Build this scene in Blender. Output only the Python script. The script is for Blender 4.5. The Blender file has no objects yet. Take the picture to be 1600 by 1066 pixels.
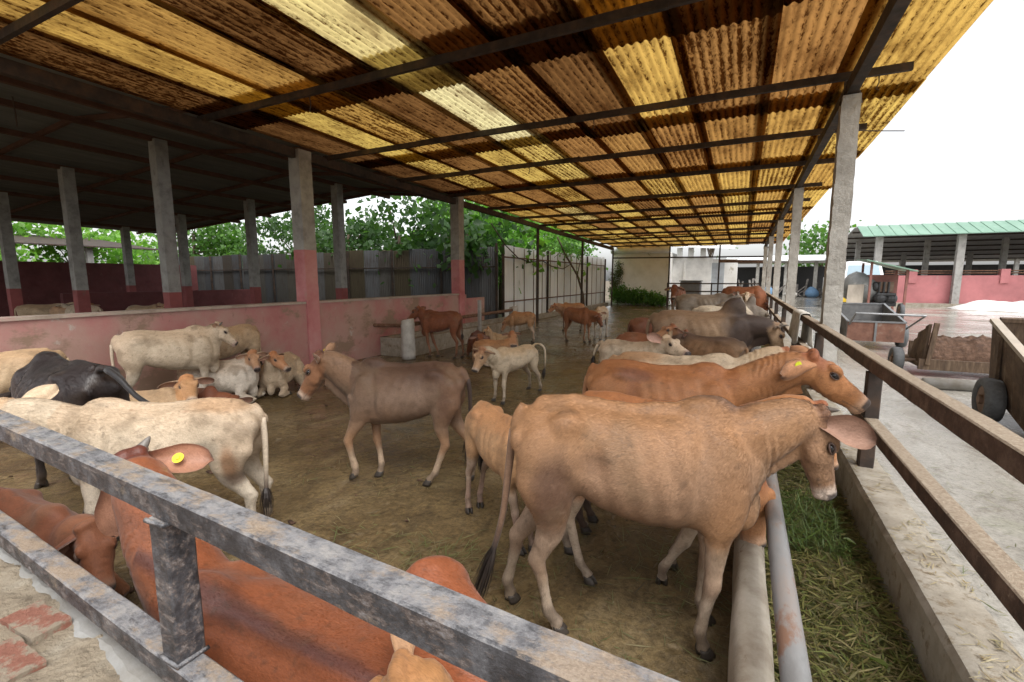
import bpy, bmesh, math, random
import numpy as np
from mathutils import Vector, Matrix

sc = bpy.context.scene
COL = sc.collection
random.seed(7)
# ------------------------------------------------------------------ camera, sky, sun, exposure
cam = bpy.data.cameras.new('camera'); cam.lens = 16.31; cam.sensor_width = 36; cam.clip_start = .05; cam.clip_end = 1500
camo = bpy.data.objects.new('camera', cam); COL.objects.link(camo); sc.camera = camo
_p, _y = math.atan(98 / 725), math.radians(26.3)
_F = Vector((-math.sin(_y) * math.cos(_p), math.cos(_y) * math.cos(_p), -math.sin(_p)))
camo.location = (0, 0, 1.75); camo.rotation_euler = _F.to_track_quat('-Z', 'Y').to_euler()

SUN_EL, SUN_AZ = math.radians(58), math.radians(128)      # azimuth clockwise from +Y: high, to the right and behind the camera
w = bpy.data.worlds.new('World'); sc.world = w; w.use_nodes = True
wn = w.node_tree.nodes; wl = w.node_tree.links
bg = wn['Background']; sky = wn.new('ShaderNodeTexSky'); sky.sky_type = 'NISHITA'; sky.sun_disc = False
sky.sun_elevation = SUN_EL; sky.sun_rotation = SUN_AZ; sky.dust_density = 3.0; sky.air_density = 1.0
hs = wn.new('ShaderNodeHueSaturation'); hs.inputs['Saturation'].default_value = .12   # thick cloud: almost no blue left
wl.new(sky.outputs[0], hs.inputs['Color']); wl.new(hs.outputs[0], bg.inputs['Color']); bg.inputs['Strength'].default_value = .15
sun = bpy.data.lights.new('sun', 'SUN'); sun.energy = .9; sun.angle = math.radians(35); sun.color = (1, .965, .91)
suno = bpy.data.objects.new('sun', sun); COL.objects.link(suno)
suno.rotation_euler = Vector((-math.sin(SUN_AZ) * math.cos(SUN_EL), -math.cos(SUN_AZ) * math.cos(SUN_EL), -math.sin(SUN_EL))).to_track_quat('-Z', 'Y').to_euler()
sc.view_settings.view_transform = 'Standard'; sc.view_settings.look = 'None'; sc.view_settings.gamma = 1
sc.view_settings.use_curve_mapping = False; sc.view_settings.exposure = 1.1
try:
    sc.cycles.use_denoising = True; sc.cycles.max_bounces = 9; sc.cycles.diffuse_bounces = 5; sc.cycles.transmission_bounces = 6
    sc.cycles.transparent_max_bounces = 6; sc.cycles.caustics_reflective = False; sc.cycles.caustics_refractive = False
except Exception: pass

# ------------------------------------------------------------------ materials
M = {}
class NT:
    def __init__(s, name):
        s.m = bpy.data.materials.new(name); s.m.use_nodes = True; s.t = s.m.node_tree; s.n = s.t.nodes; s.l = s.t.links
        s.b = s.n['Principled BSDF']; M[name] = s.m; s._c = None
    def add(s, typ, **kw):
        x = s.n.new(typ)
        for k, v in kw.items(): setattr(x, k, v)
        return x
    def set(s, sock, v):
        if isinstance(v, (int, float)): sock.default_value = v
        elif isinstance(v, tuple): sock.default_value = v if len(v) == len(sock.default_value) else (*v, 1)
        else: s.l.new(v, sock)
    def coord(s, stretch=(1, 1, 1), kind='Object'):
        tc = s.add('ShaderNodeTexCoord'); mp = s.add('ShaderNodeMapping'); mp.inputs['Scale'].default_value = stretch
        s.l.new(tc.outputs[kind], mp.inputs['Vector']); return mp.outputs[0]
    def noise(s, scale, detail=5, rough=.6, stretch=(1, 1, 1), dist=0, kind='Object', off=None):
        n = s.add('ShaderNodeTexNoise'); n.inputs['Scale'].default_value = scale; n.inputs['Detail'].default_value = detail
        n.inputs['Roughness'].default_value = rough; n.inputs['Distortion'].default_value = dist
        v = s.coord(stretch, kind)
        if off is not None:
            a = s.add('ShaderNodeVectorMath', operation='ADD'); s.l.new(v, a.inputs[0]); s.l.new(off, a.inputs[1]); v = a.outputs[0]
        s.l.new(v, n.inputs['Vector']); return n.outputs['Fac']
    def ramp(s, fac, stops):
        r = s.add('ShaderNodeValToRGB'); e = r.color_ramp.elements
        while len(e) < len(stops): e.new(.5)
        for i, (p, c) in enumerate(stops):
            e[i].position = p; e[i].color = (*c, 1) if isinstance(c, tuple) else (c, c, c, 1)
        s.l.new(fac, r.inputs[0]); return r.outputs[0]
    def mix(s, fac, a, b, mode='MIX'):
        x = s.add('ShaderNodeMix', data_type='RGBA', blend_type=mode)
        s.set(x.inputs[0], fac); s.set(x.inputs[6], a); s.set(x.inputs[7], b); return x.outputs[2]
    def math(s, op, a, b=0.0, clamp=False):
        x = s.add('ShaderNodeMath', operation=op, use_clamp=clamp); s.set(x.inputs[0], a); s.set(x.inputs[1], b); return x.outputs[0]
    def bump(s, h, strength=.4, dist=.01):
        b = s.add('ShaderNodeBump'); b.inputs['Strength'].default_value = strength; b.inputs['Distance'].default_value = dist
        s.l.new(h, b.inputs['Height']); s.l.new(b.outputs[0], s.b.inputs['Normal']); return b.outputs[0]
    def rnd(s):
        return s.add('ShaderNodeObjectInfo').outputs['Random']

def worn(name, base, stops2=None, scale=3, rough=.8, bump=.3, bscale=40, bdist=.006, stretch=(1, 1, 1), spots=None, metal=0, vary=.0):
    """a weathered surface: broad tone noise over 2-4 colours, optional stain colour, fine bump"""
    t = NT(name)
    n1 = t.noise(scale, 6, .65, stretch)
    cs = base if isinstance(base, list) else [tuple(c * .72 for c in base), base, tuple(min(1, c * 1.25) for c in base)]
    c = t.ramp(n1, [(.28 + .46 * i / (len(cs) - 1), q) for i, q in enumerate(cs)])
    if spots:
        for sp in spots:
            sc_, th, cc, st = sp
            n2 = t.noise(sc_, 7, .7, st)
            c = t.mix(t.ramp(n2, [(th, 0.), (th + .08, 1.)]), c, cc)
    if vary:
        v = t.math('MULTIPLY_ADD', t.rnd(), vary)
        v.node.inputs[2].default_value = 1 - vary / 2
        cc = t.add('ShaderNodeCombineColor'); [t.l.new(v, cc.inputs[i]) for i in range(3)]
        c = t.mix(1.0, c, cc.outputs[0], 'MULTIPLY')
    t.l.new(c, t.b.inputs['Base Color'])
    t.b.inputs['Metallic'].default_value = metal
    rr = t.ramp(t.noise(scale * 2.3, 4), [(.3, max(0, rough - .12)), (.7, min(1, rough + .1))]); t.l.new(rr, t.b.inputs['Roughness'])
    t.bump(t.noise(bscale, 6, .7, stretch), bump, bdist)
    return t

# coat of the cattle: pigment painted per vertex, short hair as fine streaks
for _nm, _ro, _spec in (('coat', .62, .32), ('coat_sleek', .44, .45), ('coat_dark', .40, .5)):
  t = NT(_nm)
  va = t.add('ShaderNodeVertexColor', layer_name='coat')
  hr = t.noise(230, 3, .6, (.25, 1, .6), .6)
  hr2 = t.noise(34, 5, .65, (.5, 1, .8), .3)
  c = t.mix(1.0, va.outputs[0], t.ramp(hr, [(.30, (.80, .78, .76)), (.5, (1., 1., 1.)), (.72, (1.17, 1.17, 1.17))]), 'MULTIPLY')
  c = t.mix(1.0, c, t.ramp(hr2, [(.30, (.86, .84, .82)), (.55, (1., 1., 1.)), (.75, (1.12, 1.13, 1.14))]), 'MULTIPLY')
  t.l.new(c, t.b.inputs['Base Color']); t.b.inputs['Roughness'].default_value = _ro
  t.b.inputs['Sheen Weight'].default_value = .12; t.b.inputs['Sheen Roughness'].default_value = .5
  t.b.inputs['Specular IOR Level'].default_value = _spec
  b1 = t.add('ShaderNodeBump'); b1.inputs['Strength'].default_value = .35; b1.inputs['Distance'].default_value = .003; t.l.new(hr, b1.inputs['Height'])
  b2 = t.add('ShaderNodeBump'); b2.inputs['Strength'].default_value = .35; b2.inputs['Distance'].default_value = .008; t.l.new(hr2, b2.inputs['Height'])
  t.l.new(b1.outputs[0], b2.inputs['Normal']); t.l.new(b2.outputs[0], t.b.inputs['Normal'])

t = NT('hair'); va = t.add('ShaderNodeVertexColor', layer_name='coat'); t.l.new(va.outputs[0], t.b.inputs['Base Color'])
t.b.inputs['Roughness'].default_value = .5; t.b.inputs['Specular IOR Level'].default_value = .35
worn('hoof', (.05, .04, .032), scale=30, rough=.55)
t = NT('eye'); t.b.inputs['Base Color'].default_value = (.010, .007, .006, 1); t.b.inputs['Roughness'].default_value = .16
worn('lid', (.10, .06, .045), scale=60, rough=.5)
worn('lid_pale', (.35, .25, .18), scale=60, rough=.5)
worn('horn', [(.10, .085, .07), (.20, .18, .16), (.06, .05, .045)], scale=18, rough=.45)
worn('tuft', (.03, .022, .018), scale=60, rough=.5)
worn('tuft_pale', (.30, .22, .15), scale=60, rough=.6)
worn('tuft_brown', (.09, .05, .03), scale=60, rough=.6)
worn('tag_yellow', (.82, .70, .03), scale=40, rough=.4, bump=.05)
worn('tag_lime', (.66, .70, .03), scale=40, rough=.4, bump=.05)
worn('rope', (.55, .10, .03), scale=90, rough=.8)
worn('rope_grey', (.4, .37, .3), scale=90, rough=.8)

# pen floor: trodden mud and dung on concrete, wet in places
t = NT('mud')
n1 = t.noise(.9, 9, .66, (1, 1, 1), .6); n2 = t.noise(4.2, 9, .74, (1, .6, 1), .5); n3 = t.noise(26, 7, .75); n4 = t.noise(90, 4, .7)
c = t.ramp(n1, [(.34, (.082, .058, .030)), (.45, (.142, .100, .049)), (.55, (.180, .132, .067)), (.68, (.225, .176, .105))])
c = t.mix(t.ramp(n2, [(.50, 0.), (.62, .65)]), c, (.070, .052, .029))
c = t.mix(t.ramp(n2, [(.30, .7), (.42, 0.)]), c, (.23, .19, .13))
c = t.mix(1.0, c, t.ramp(n3, [(.30, (.50, .48, .45)), (.5, (1., 1., 1.)), (.70, (1.45, 1.42, 1.38))]), 'MULTIPLY')
c = t.mix(t.ramp(n4, [(.62, 0.), (.70, .6)]), c, (.05, .035, .02))
t.l.new(c, t.b.inputs['Base Color'])
wet = t.noise(.75, 6, .65, (1, 1, 1), .8)
t.l.new(t.ramp(wet, [(.49, .06), (.58, .20), (.72, .52)]), t.b.inputs['Roughness'])
hgt = t.math('ADD', t.math('MULTIPLY', n2, .9), t.math('ADD', t.math('MULTIPLY', n3, .40), t.math('MULTIPLY', n4, .10)))
wetm = t.ramp(wet, [(.41, .40), (.54, 1.)])
vo = t.add('ShaderNodeTexVoronoi'); vo.inputs['Scale'].default_value = 6.5; t.l.new(t.coord((1, 1.25, .2)), vo.inputs['Vector'])     # hoof prints
hgt = t.math('ADD', hgt, t.ramp(vo.outputs['Distance'], [(.08, 0.), (.30, .40)]))
t.bump(t.math('MULTIPLY', hgt, wetm), .85, .03)

t = NT('yard_concrete')
n1 = t.noise(.45, 7, .6, (1, 1, 1), .5); n2 = t.noise(4.5, 9, .76, (1, .45, 1), .6); n3 = t.noise(38, 7, .78)
c = t.ramp(n1, [(.30, (.21, .19, .155)), (.48, (.33, .31, .27)), (.68, (.44, .42, .38))])
c = t.mix(t.ramp(n2, [(.52, 0.), (.66, .8)]), c, (.18, .15, .11))
c = t.mix(t.ramp(t.noise(.28, 4, .5, (1, 1.8, 1)), [(.60, 0.), (.70, .55)]), c, (.25, .12, .09))
c = t.mix(t.ramp(t.noise(.9, 5, .6), [(.62, 0.), (.74, .35)]), c, (.16, .18, .07))
c = t.mix(1.0, c, t.ramp(n3, [(.3, (.62, .60, .57)), (.5, (1., 1., 1.)), (.7, (1.25, 1.25, 1.25))]), 'MULTIPLY')
t.l.new(c, t.b.inputs['Base Color'])
t.l.new(t.ramp(t.noise(.5, 6, .65, (1, 1, 1), .9), [(.48, .06), (.57, .24), (.70, .55)]), t.b.inputs['Roughness'])
t.bump(t.math('ADD', n2, t.math('MULTIPLY', n3, .4)), .35, .02)

worn('soil', (.16, .13, .09), scale=.3, rough=.95)
worn('trough_concrete', [(.19, .16, .12), (.31, .275, .22), (.41, .375, .32)], scale=5, rough=.85, bump=.5, bscale=30, bdist=.012,
     spots=[(12, .56, (.20, .155, .10), (1, 1, 1)), (2.2, .58, (.25, .20, .14), (1, 1, .4)), (45, .64, (.12, .09, .06), (1, 1, 1))])
worn('inner_kerb', [(.24, .19, .14), (.40, .35, .28), (.52, .47, .40)], scale=6, rough=.7, bump=.35, bscale=40, bdist=.008, spots=[(14, .62, (.17, .115, .07), (1, .4, 1))])
worn('column_render', [(.28, .26, .23), (.47, .45, .41), (.60, .58, .54)], scale=3.2, rough=.92, bump=.8, bscale=16, bdist=.025, stretch=(1, 1, .8),
     spots=[(5, .62, (.24, .17, .12), (1, 1, .4)), (26, .70, (.15, .12, .09), (1, 1, 1))])
worn('grey_post', [(.20, .19, .18), (.34, .33, .31), (.42, .41, .39)], scale=4, rough=.9, bump=.4, bscale=30, bdist=.012, spots=[(3, .60, (.17, .15, .13), (1, 1, .4))])
worn('yard_pink', (.46, .175, .18), scale=.8, rough=.85, spots=[(1.6, .66, (.40, .24, .22), (1, 1, .4))])
worn('pink_paint', [(.36, .10, .10), (.50, .20, .20), (.56, .30, .28)], scale=1.6, rough=.85, bump=.25, bscale=30, bdist=.008,
     spots=[(1.3, .60, (.36, .24, .17), (1, 1, 1)), (4.5, .63, (.30, .19, .13), (1, 1, .5)), (11, .68, (.52, .47, .42), (1, 1, 1))])
worn('pink_wall', [(.36, .11, .115), (.42, .19, .175), (.42, .26, .22), (.34, .23, .18)], scale=.9, rough=.9, bump=.3, bscale=24, bdist=.012,
     spots=[(1.3, .52, (.27, .18, .13), (1, 1, 1.6)), (3.5, .62, (.44, .38, .33), (1, 1, 1)), (9, .62, (.24, .14, .11), (1, 1, .35))])
worn('red_paint', (.15, .045, .045), scale=2, rough=.8, spots=[(5, .62, (.20, .10, .08), (1, 1, .5))])
worn('red_base', (.30, .085, .08), scale=2, rough=.8, spots=[(5, .62, (.22, .12, .10), (1, 1, .5))])
worn('wall_cap', [(.26, .20, .16), (.42, .35, .29), (.46, .28, .25)], scale=3, rough=.9)
worn('dark_steel', [(.012, .010, .009), (.045, .030, .022), (.10, .055, .03)], scale=5, rough=.75, bump=.3, bscale=50)
worn('rust_steel', [(.07, .035, .02), (.14, .07, .04), (.24, .15, .10)], scale=9, rough=.85, bump=.5, bscale=60, bdist=.008, spots=[(16, .60, (.36, .28, .20), (1, 1, 1))])
worn('grey_sheet', [(.12, .123, .12), (.19, .195, .19), (.25, .25, .24)], scale=1.4, rough=.8, stretch=(3, .3, 1), bump=.15)
worn('grey_sheet_pale', [(.36, .365, .36), (.46, .46, .46), (.54, .54, .53)], scale=1.4, rough=.8, stretch=(3, .3, 1), bump=.15)
worn('rafter_rust', (.12, .055, .035), scale=4, rough=.85)
worn('pipe', [(.11, .105, .10), (.20, .20, .20), (.25, .20, .17)], scale=5, rough=.42, bump=.15, stretch=(1, .35, 1), spots=[(7, .58, (.20, .115, .08), (1, .5, 1))])
worn('brick_red', [(.22, .085, .055), (.30, .125, .085), (.27, .17, .125)], scale=9, rough=.92, bump=.8, bscale=40, bdist=.015, spots=[(9, .46, (.30, .245, .18), (1, 1, 1))], vary=.3)
worn('mortar', [(.19, .15, .105), (.30, .245, .175), (.38, .33, .255)], scale=7, rough=.95, bump=1., bscale=22, bdist=.03)
worn('plaster', [(.20, .18, .15), (.27, .262, .245), (.34, .338, .33)], scale=4, rough=.85, bump=.45, bscale=30, bdist=.008, spots=[(9, .64, (.42, .36, .28), (1, 1, 1))])
worn('white_sheet', [(.56, .60, .62), (.70, .74, .76), (.78, .81, .82)], scale=1.2, rough=.5, stretch=(2, 2, .4), bump=.1,
     spots=[(2.6, .64, (.36, .26, .18), (1, 1, .16)), (5, .68, (.17, .10, .065), (1, 1, .3))], vary=.18)
t = NT('dark_sheet')           # corrugated fence: each sheet its own age
r = t.rnd()
c = t.ramp(r, [(.0, (.040, .043, .048)), (.3, (.085, .09, .095)), (.55, (.075, .060, .032)), (.75, (.13, .135, .14)), (1., (.045, .037, .028))])
c = t.mix(t.ramp(t.noise(2.2, 6, .7, (3, 3, .5)), [(.5, 0.), (.68, .8)]), c, (.055, .032, .02))
t.l.new(c, t.b.inputs['Base Color']); t.b.inputs['Roughness'].default_value = .6; t.b.inputs['Metallic'].default_value = .25
t.bump(t.noise(40, 5), .2, .005)
worn('cream_wall', [(.66, .645, .60), (.79, .78, .75), (.85, .845, .83)], scale=1.1, rough=.9, bump=.2, bscale=20, spots=[(2.0, .62, (.36, .33, .24), (1, 1, .5))])
worn('white_wall', (.78, .78, .76), scale=1.2, rough=.85, bump=.15)
worn('white_roof', (.70, .71, .71), scale=1, rough=.6)
worn('green_roof', [(.15, .27, .20), (.20, .33, .25), (.25, .38, .30)], scale=1.2, rough=.5, stretch=(1, .3, 1), bump=.1)
worn('wood', [(.045, .028, .018), (.10, .064, .040), (.175, .125, .08)], scale=5, rough=.9, stretch=(6, 1, 1), bump=.5, bscale=30, spots=[(10, .62, (.06, .04, .028), (1, 1, 1))], vary=.35)
worn('cart_steel', [(.10, .06, .04), (.20, .13, .09), (.27, .20, .15)], scale=5, rough=.75, bump=.3, spots=[(6, .60, (.26, .12, .07), (1, 1, 1))])
worn('cart_inside', [(.09, .09, .09), (.16, .16, .16), (.22, .21, .20)], scale=5, rough=.6)
worn('cart_rust', [(.10, .05, .035), (.20, .095, .065), (.26, .16, .12)], scale=5, rough=.8, spots=[(5, .60, (.27, .22, .18), (1, 1, 1))])
worn('steel_grey', (.22, .225, .23), scale=6, rough=.45, metal=.4)
worn('tyre', (.10, .105, .11), scale=30, rough=.8, bump=.4, spots=[(9, .60, (.16, .15, .14), (1, 1, 1))])
worn('dung', [(.05, .026, .016), (.115, .062, .037), (.20, .12, .08)], scale=14, rough=.9, bump=1., bscale=45, bdist=.03)
worn('tarp', (.74, .74, .72), scale=2, rough=.6, bump=.3, bscale=8, bdist=.05)
worn('sacking', [(.34, .32, .28), (.58, .56, .51), (.70, .68, .62)], scale=8, rough=.9, bump=.5, bscale=60)
worn('truck_white', (.75, .76, .76), scale=2, rough=.35, bump=.02)
t = NT('windscreen'); t.b.inputs['Base Color'].default_value = (.30, .40, .46, 1); t.b.inputs['Roughness'].default_value = .08
worn('mixer_grey', (.20, .205, .20), scale=5, rough=.6, spots=[(6, .58, (.34, .33, .31), (1, 1, 1))])
worn('mixer_red', (.24, .10, .08), scale=5, rough=.7, spots=[(7, .58, (.16, .09, .07), (1, 1, 1))])
worn('engine', (.05, .05, .052), scale=14, rough=.5, metal=.4)
worn('plank_pale', (.40, .35, .29), scale=4, rough=.9, stretch=(1, 1, .3))
worn('tank', (.17, .175, .19), scale=3, rough=.5)
worn('door_grey', (.40, .43, .46), scale=2, rough=.6)
worn('bark', (.11, .08, .055), scale=9, rough=.95, bump=.8, bscale=30, bdist=.02)
worn('yellow_paint', (.75, .50, .03), scale=3, rough=.5)
worn('blue_sack', (.14, .26, .42), scale=5, rough=.7)
worn('junk', [(.08, .07, .06), (.22, .20, .18), (.34, .30, .27)], scale=6, rough=.8, vary=.5)
worn('cloth_red', (.50, .08, .09), scale=20, rough=.9)
worn('cloth_green', (.10, .30, .20), scale=20, rough=.9)
worn('skin', (.22, .12, .08), scale=20, rough=.6)
worn('moss', (.10, .115, .035), scale=6, rough=.95, bump=.8)

def leafmat(name, cols, trans=.35):
    t = NT(name)
    g = t.add('ShaderNodeNewGeometry')
    c = t.ramp(g.outputs['Random Per Island'], [(i / (len(cols) - 1), q) for i, q in enumerate(cols)])
    t.l.new(c, t.b.inputs['Base Color']); t.b.inputs['Roughness'].default_value = .5
    if trans:
        tr = t.add('ShaderNodeBsdfTranslucent'); t.l.new(t.mix(1., c, (1.5, 1.7, .8), 'MULTIPLY'), tr.inputs[0])
        mx = t.add('ShaderNodeMixShader'); mx.inputs[0].default_value = trans
        t.l.new(t.b.outputs[0], mx.inputs[1]); t.l.new(tr.outputs[0], mx.inputs[2]); t.l.new(mx.outputs[0], t.n['Material Output'].inputs[0])
    return t
leafmat('leaf_dark', [(.028, .068, .02), (.045, .105, .03), (.07, .145, .035), (.04, .085, .028)], .45)
leafmat('leaf_mid', [(.055, .13, .028), (.09, .20, .04), (.12, .25, .05), (.07, .16, .04)], .45)
leafmat('leaf_bright', [(.12, .27, .045), (.17, .36, .065), (.23, .42, .085), (.10, .22, .04)], .5)
leafmat('leaf_mossy', [(.05, .075, .02), (.09, .12, .03), (.12, .14, .05)], .2)
leafmat('fodder', [(.09, .13, .025), (.16, .17, .04), (.24, .22, .075), (.10, .07, .03), (.33, .28, .13), (.05, .06, .02), (.17, .115, .055), (.12, .15, .035), (.20, .19, .06), (.075, .09, .022), (.12, .09, .04)], .2)
leafmat('fresh_grass', [(.045, .085, .016), (.08, .13, .025), (.12, .16, .04), (.06, .10, .02)], .25)
leafmat('straw', [(.07, .085, .03), (.14, .125, .055), (.09, .12, .035), (.20, .17, .085), (.05, .04, .022)], .1)
leafmat('dry_straw', [(.34, .27, .16), (.26, .20, .10), (.40, .34, .22), (.20, .17, .07)], .1)

# shed roof sheets: glass-fibre, every sheet its own age; light comes through, mould and dust hold it back
t = NT('roof_fibre')
at = t.add('ShaderNodeAttribute', attribute_type='OBJECT', attribute_name='tone'); tone = at.outputs['Fac']
off = t.add('ShaderNodeObjectInfo').outputs['Location']
col = t.ramp(tone, [(.0, (.016, .010, .006)), (.25, (.13, .062, .022)), (.5, (.34, .175, .055)), (.72, (.54, .335, .085)), (.88, (.66, .48, .125)), (1., (.78, .70, .38))])
m1 = t.noise(7, 7, .75, (1.4, .16, 1), .2, off=off); m2 = t.noise(30, 6, .75, (1., .35, 1), .3, off=off); m3 = t.noise(2.2, 6, .7, (1, .4, 1), off=off)
sep = t.add('ShaderNodeSeparateXYZ'); t.l.new(t.coord(), sep.inputs[0])
val = t.math('MULTIPLY', sep.outputs[2], 8.0)     # furrows (low side) gather the mould
d = t.math('ADD', t.math('ADD', t.math('MULTIPLY', m1, .85), t.math('MULTIPLY', m2, 1.25)), t.math('SUBTRACT', val, .50))
mould = t.ramp(d, [(.36, .0), (.48, .70), (.62, 1.)])
lapx = t.ramp(t.math('ADD', sep.outputs[0], t.math('MULTIPLY', t.math('SUBTRACT', m2, .5), .05)), [(.10, .10), (.165, 1.)])
lapy = t.ramp(t.math('MULTIPLY', t.math('ADD', sep.outputs[1], t.math('MULTIPLY', t.math('SUBTRACT', m1, .5), .10)), .2), [(.655, 1.), (.70, .22)])
lap = t.math('MULTIPLY', lapx, lapy)
col = t.mix(1., col, t.mix(t.math('MULTIPLY', mould, 1.0), (.16, .10, .06), (1., 1., 1.)), 'MULTIPLY')
col = t.mix(1., col, t.ramp(m3, [(.30, (.35, .27, .22)), (.50, (.92, .88, .85)), (.72, (1.15, 1.15, 1.1))]), 'MULTIPLY')
col = t.mix(1., col, t.mix(lap, (.34, .27, .22), (1., 1., 1.)), 'MULTIPLY')
df = t.add('ShaderNodeBsdfDiffuse'); tl = t.add('ShaderNodeBsdfTranslucent')
t.l.new(t.mix(1., col, (.75, .75, .75), 'MULTIPLY'), df.inputs[0]); t.l.new(col, tl.inputs[0])
mx = t.add('ShaderNodeMixShader'); mx.inputs[0].default_value = .60
t.l.new(df.outputs[0], mx.inputs[1]); t.l.new(tl.outputs[0], mx.inputs[2]); t.l.new(mx.outputs[0], t.n['Material Output'].inputs[0])

# rust railing by the yard: mud lies on the upper faces
t = NT('rust_rail')
n1 = t.noise(9, 7, .7); n2 = t.noise(26, 7, .75); n3 = t.noise(70, 5, .7)
c = t.ramp(n1, [(.3, (.040, .024, .018)), (.5, (.10, .058, .040)), (.7, (.19, .125, .09))])
sp = t.add('ShaderNodeSeparateXYZ'); t.l.new(t.add('ShaderNodeNewGeometry').outputs['Normal'], sp.inputs[0])
up = t.math('MULTIPLY_ADD', sp.outputs[2], .55); t.l.new(n2, up.node.inputs[2])
c = t.mix(t.ramp(up, [(.62, 0.), (.80, .92)]), c, t.ramp(n3, [(.3, (.24, .175, .12)), (.7, (.44, .37, .28))]))
t.l.new(c, t.b.inputs['Base Color']); t.b.inputs['Roughness'].default_value = .85
t.bump(t.math('ADD', n2, t.math('MULTIPLY', n3, .5)), .8, .012)

# painted box steel of the near railing: blue-black paint, chipped, caked with dry mud
t = NT('rail_paint')
n1 = t.noise(15, 9, .8); n2 = t.noise(30, 9, .82, (.4, 1, 1)); n3 = t.noise(130, 5, .75); n0 = t.noise(5.5, 9, .78, (.6, 1, 1))
c = t.ramp(n1, [(.36, (.016, .015, .017)), (.48, (.045, .043, .047)), (.58, (.095, .094, .102)), (.70, (.19, .19, .20))])
c = t.mix(t.ramp(n2, [(.50, 0.), (.58, .8)]), c, (.155, .105, .078))
sp = t.add('ShaderNodeSeparateXYZ'); t.l.new(t.add('ShaderNodeNewGeometry').outputs['Normal'], sp.inputs[0])
up = t.math('MULTIPLY_ADD', sp.outputs[2], .17); t.l.new(n2, up.node.inputs[2])
c = t.mix(t.ramp(up, [(.54, 0.), (.66, .85)]), c, t.ramp(n1, [(.40, (.13, .13, .14)), (.50, (.26, .26, .27)), (.62, (.36, .345, .33))]))
up2 = t.math('MULTIPLY_ADD', sp.outputs[2], .10); t.l.new(n0, up2.node.inputs[2])
c = t.mix(t.ramp(up2, [(.59, 0.), (.68, .9)]), c, t.ramp(n3, [(.3, (.22, .155, .105)), (.7, (.44, .35, .26))]))
c = t.mix(t.ramp(t.noise(4.2, 6, .7, (.5, 1, 1)), [(.70, 0.), (.73, .85)]), c, (.58, .59, .60))
t.l.new(c, t.b.inputs['Base Color'])
t.l.new(t.ramp(n2, [(.45, .34), (.60, .85)]), t.b.inputs['Roughness'])
t.bump(t.math('ADD', t.math('MULTIPLY', n2, .8), t.math('ADD', n0, t.math('MULTIPLY', n3, .3))), .8, .009)
# ------------------------------------------------------------------ cattle
def vnoise(p, seed=0):
    """smooth value noise on an (n,3) array, range 0..1"""
    p = np.asarray(p, float) + seed * 17.37
    i = np.floor(p).astype(np.int64); fr = p - i
    fr = fr * fr * (3 - 2 * fr)
    def h(a, b, c):
        n = (a * 374761393 + b * 668265263 + c * 2147483647 + seed * 974711) & 0x7fffffff
        n = ((n ^ (n >> 13)) * 1274126177) & 0x7fffffff
        return ((n ^ (n >> 16)) & 0xffff) / 65535.0
    o = 0
    for dx in (0, 1):
        for dy in (0, 1):
            for dz in (0, 1):
                w = (fr[:, 0] if dx else 1 - fr[:, 0]) * (fr[:, 1] if dy else 1 - fr[:, 1]) * (fr[:, 2] if dz else 1 - fr[:, 2])
                o = o + w * h(i[:, 0] + dx, i[:, 1] + dy, i[:, 2] + dz)
    return o

def fbm(p, seed=0, oct=3):
    p = np.asarray(p, float); a = .5; t = 0; s = 0
    for k in range(oct):
        t = t + a * vnoise(p * 2 ** k, seed + k * 7); s += a; a *= .5
    return t / s

def sstep(a, b, x):
    t = np.clip((x - a) / (b - a), 0, 1)
    return t * t * (3 - 2 * t)

class Soup:
    """collects closed lofts and ellipsoids as plain vertex / face lists"""
    def __init__(s): s.v = []; s.f = []
    def rings(s, rings, cap=True):
        b = len(s.v); n = len(rings[0])
        for r in rings: s.v.extend([tuple(p) for p in r])
        for k in range(len(rings) - 1):
            for j in range(n):
                s.f.append((b + k * n + j, b + k * n + (j + 1) % n, b + (k + 1) * n + (j + 1) % n, b + (k + 1) * n + j))
        if cap:
            s.f.append(tuple(b + j for j in range(n - 1, -1, -1)))
            s.f.append(tuple(b + (len(rings) - 1) * n + j for j in range(n)))
    def tube(s, pts, n=12, side=(0, 1, 0)):
        """pts: (position, radius fore-aft, radius lateral); lateral axis ~ side"""
        P = [np.array(p[0], float) for p in pts]; out = []
        for i, p in enumerate(P):
            t = P[min(i + 1, len(P) - 1)] - P[max(i - 1, 0)]; t /= max(np.linalg.norm(t), 1e-9)
            sd = np.array(side, float); sd = sd - t * (sd @ t); sd /= max(np.linalg.norm(sd), 1e-9)
            fa = np.cross(t, sd)
            r1, r2 = pts[i][1], pts[i][2]
            out.append([p + fa * r1 * math.cos(a) + sd * r2 * math.sin(a) for a in np.linspace(0, 2 * math.pi, n, endpoint=False)])
        s.rings(out)
    def ball(s, c, r, n=12, m=8, rot=None):
        out = []
        for k in range(m + 1):
            ph = math.pi * (k + .02) / (m + .04)
            ring = []
            for a in np.linspace(0, 2 * math.pi, n, endpoint=False):
                q = np.array([r[0] * math.sin(ph) * math.cos(a), r[1] * math.sin(ph) * math.sin(a), -r[2] * math.cos(ph)])
                if rot is not None: q = rot @ q
                ring.append(np.array(c) + q)
            out.append(ring)
        s.rings(out)

def nrm(v):
    v = np.array(v, float); return v / max(np.linalg.norm(v), 1e-9)

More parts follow.
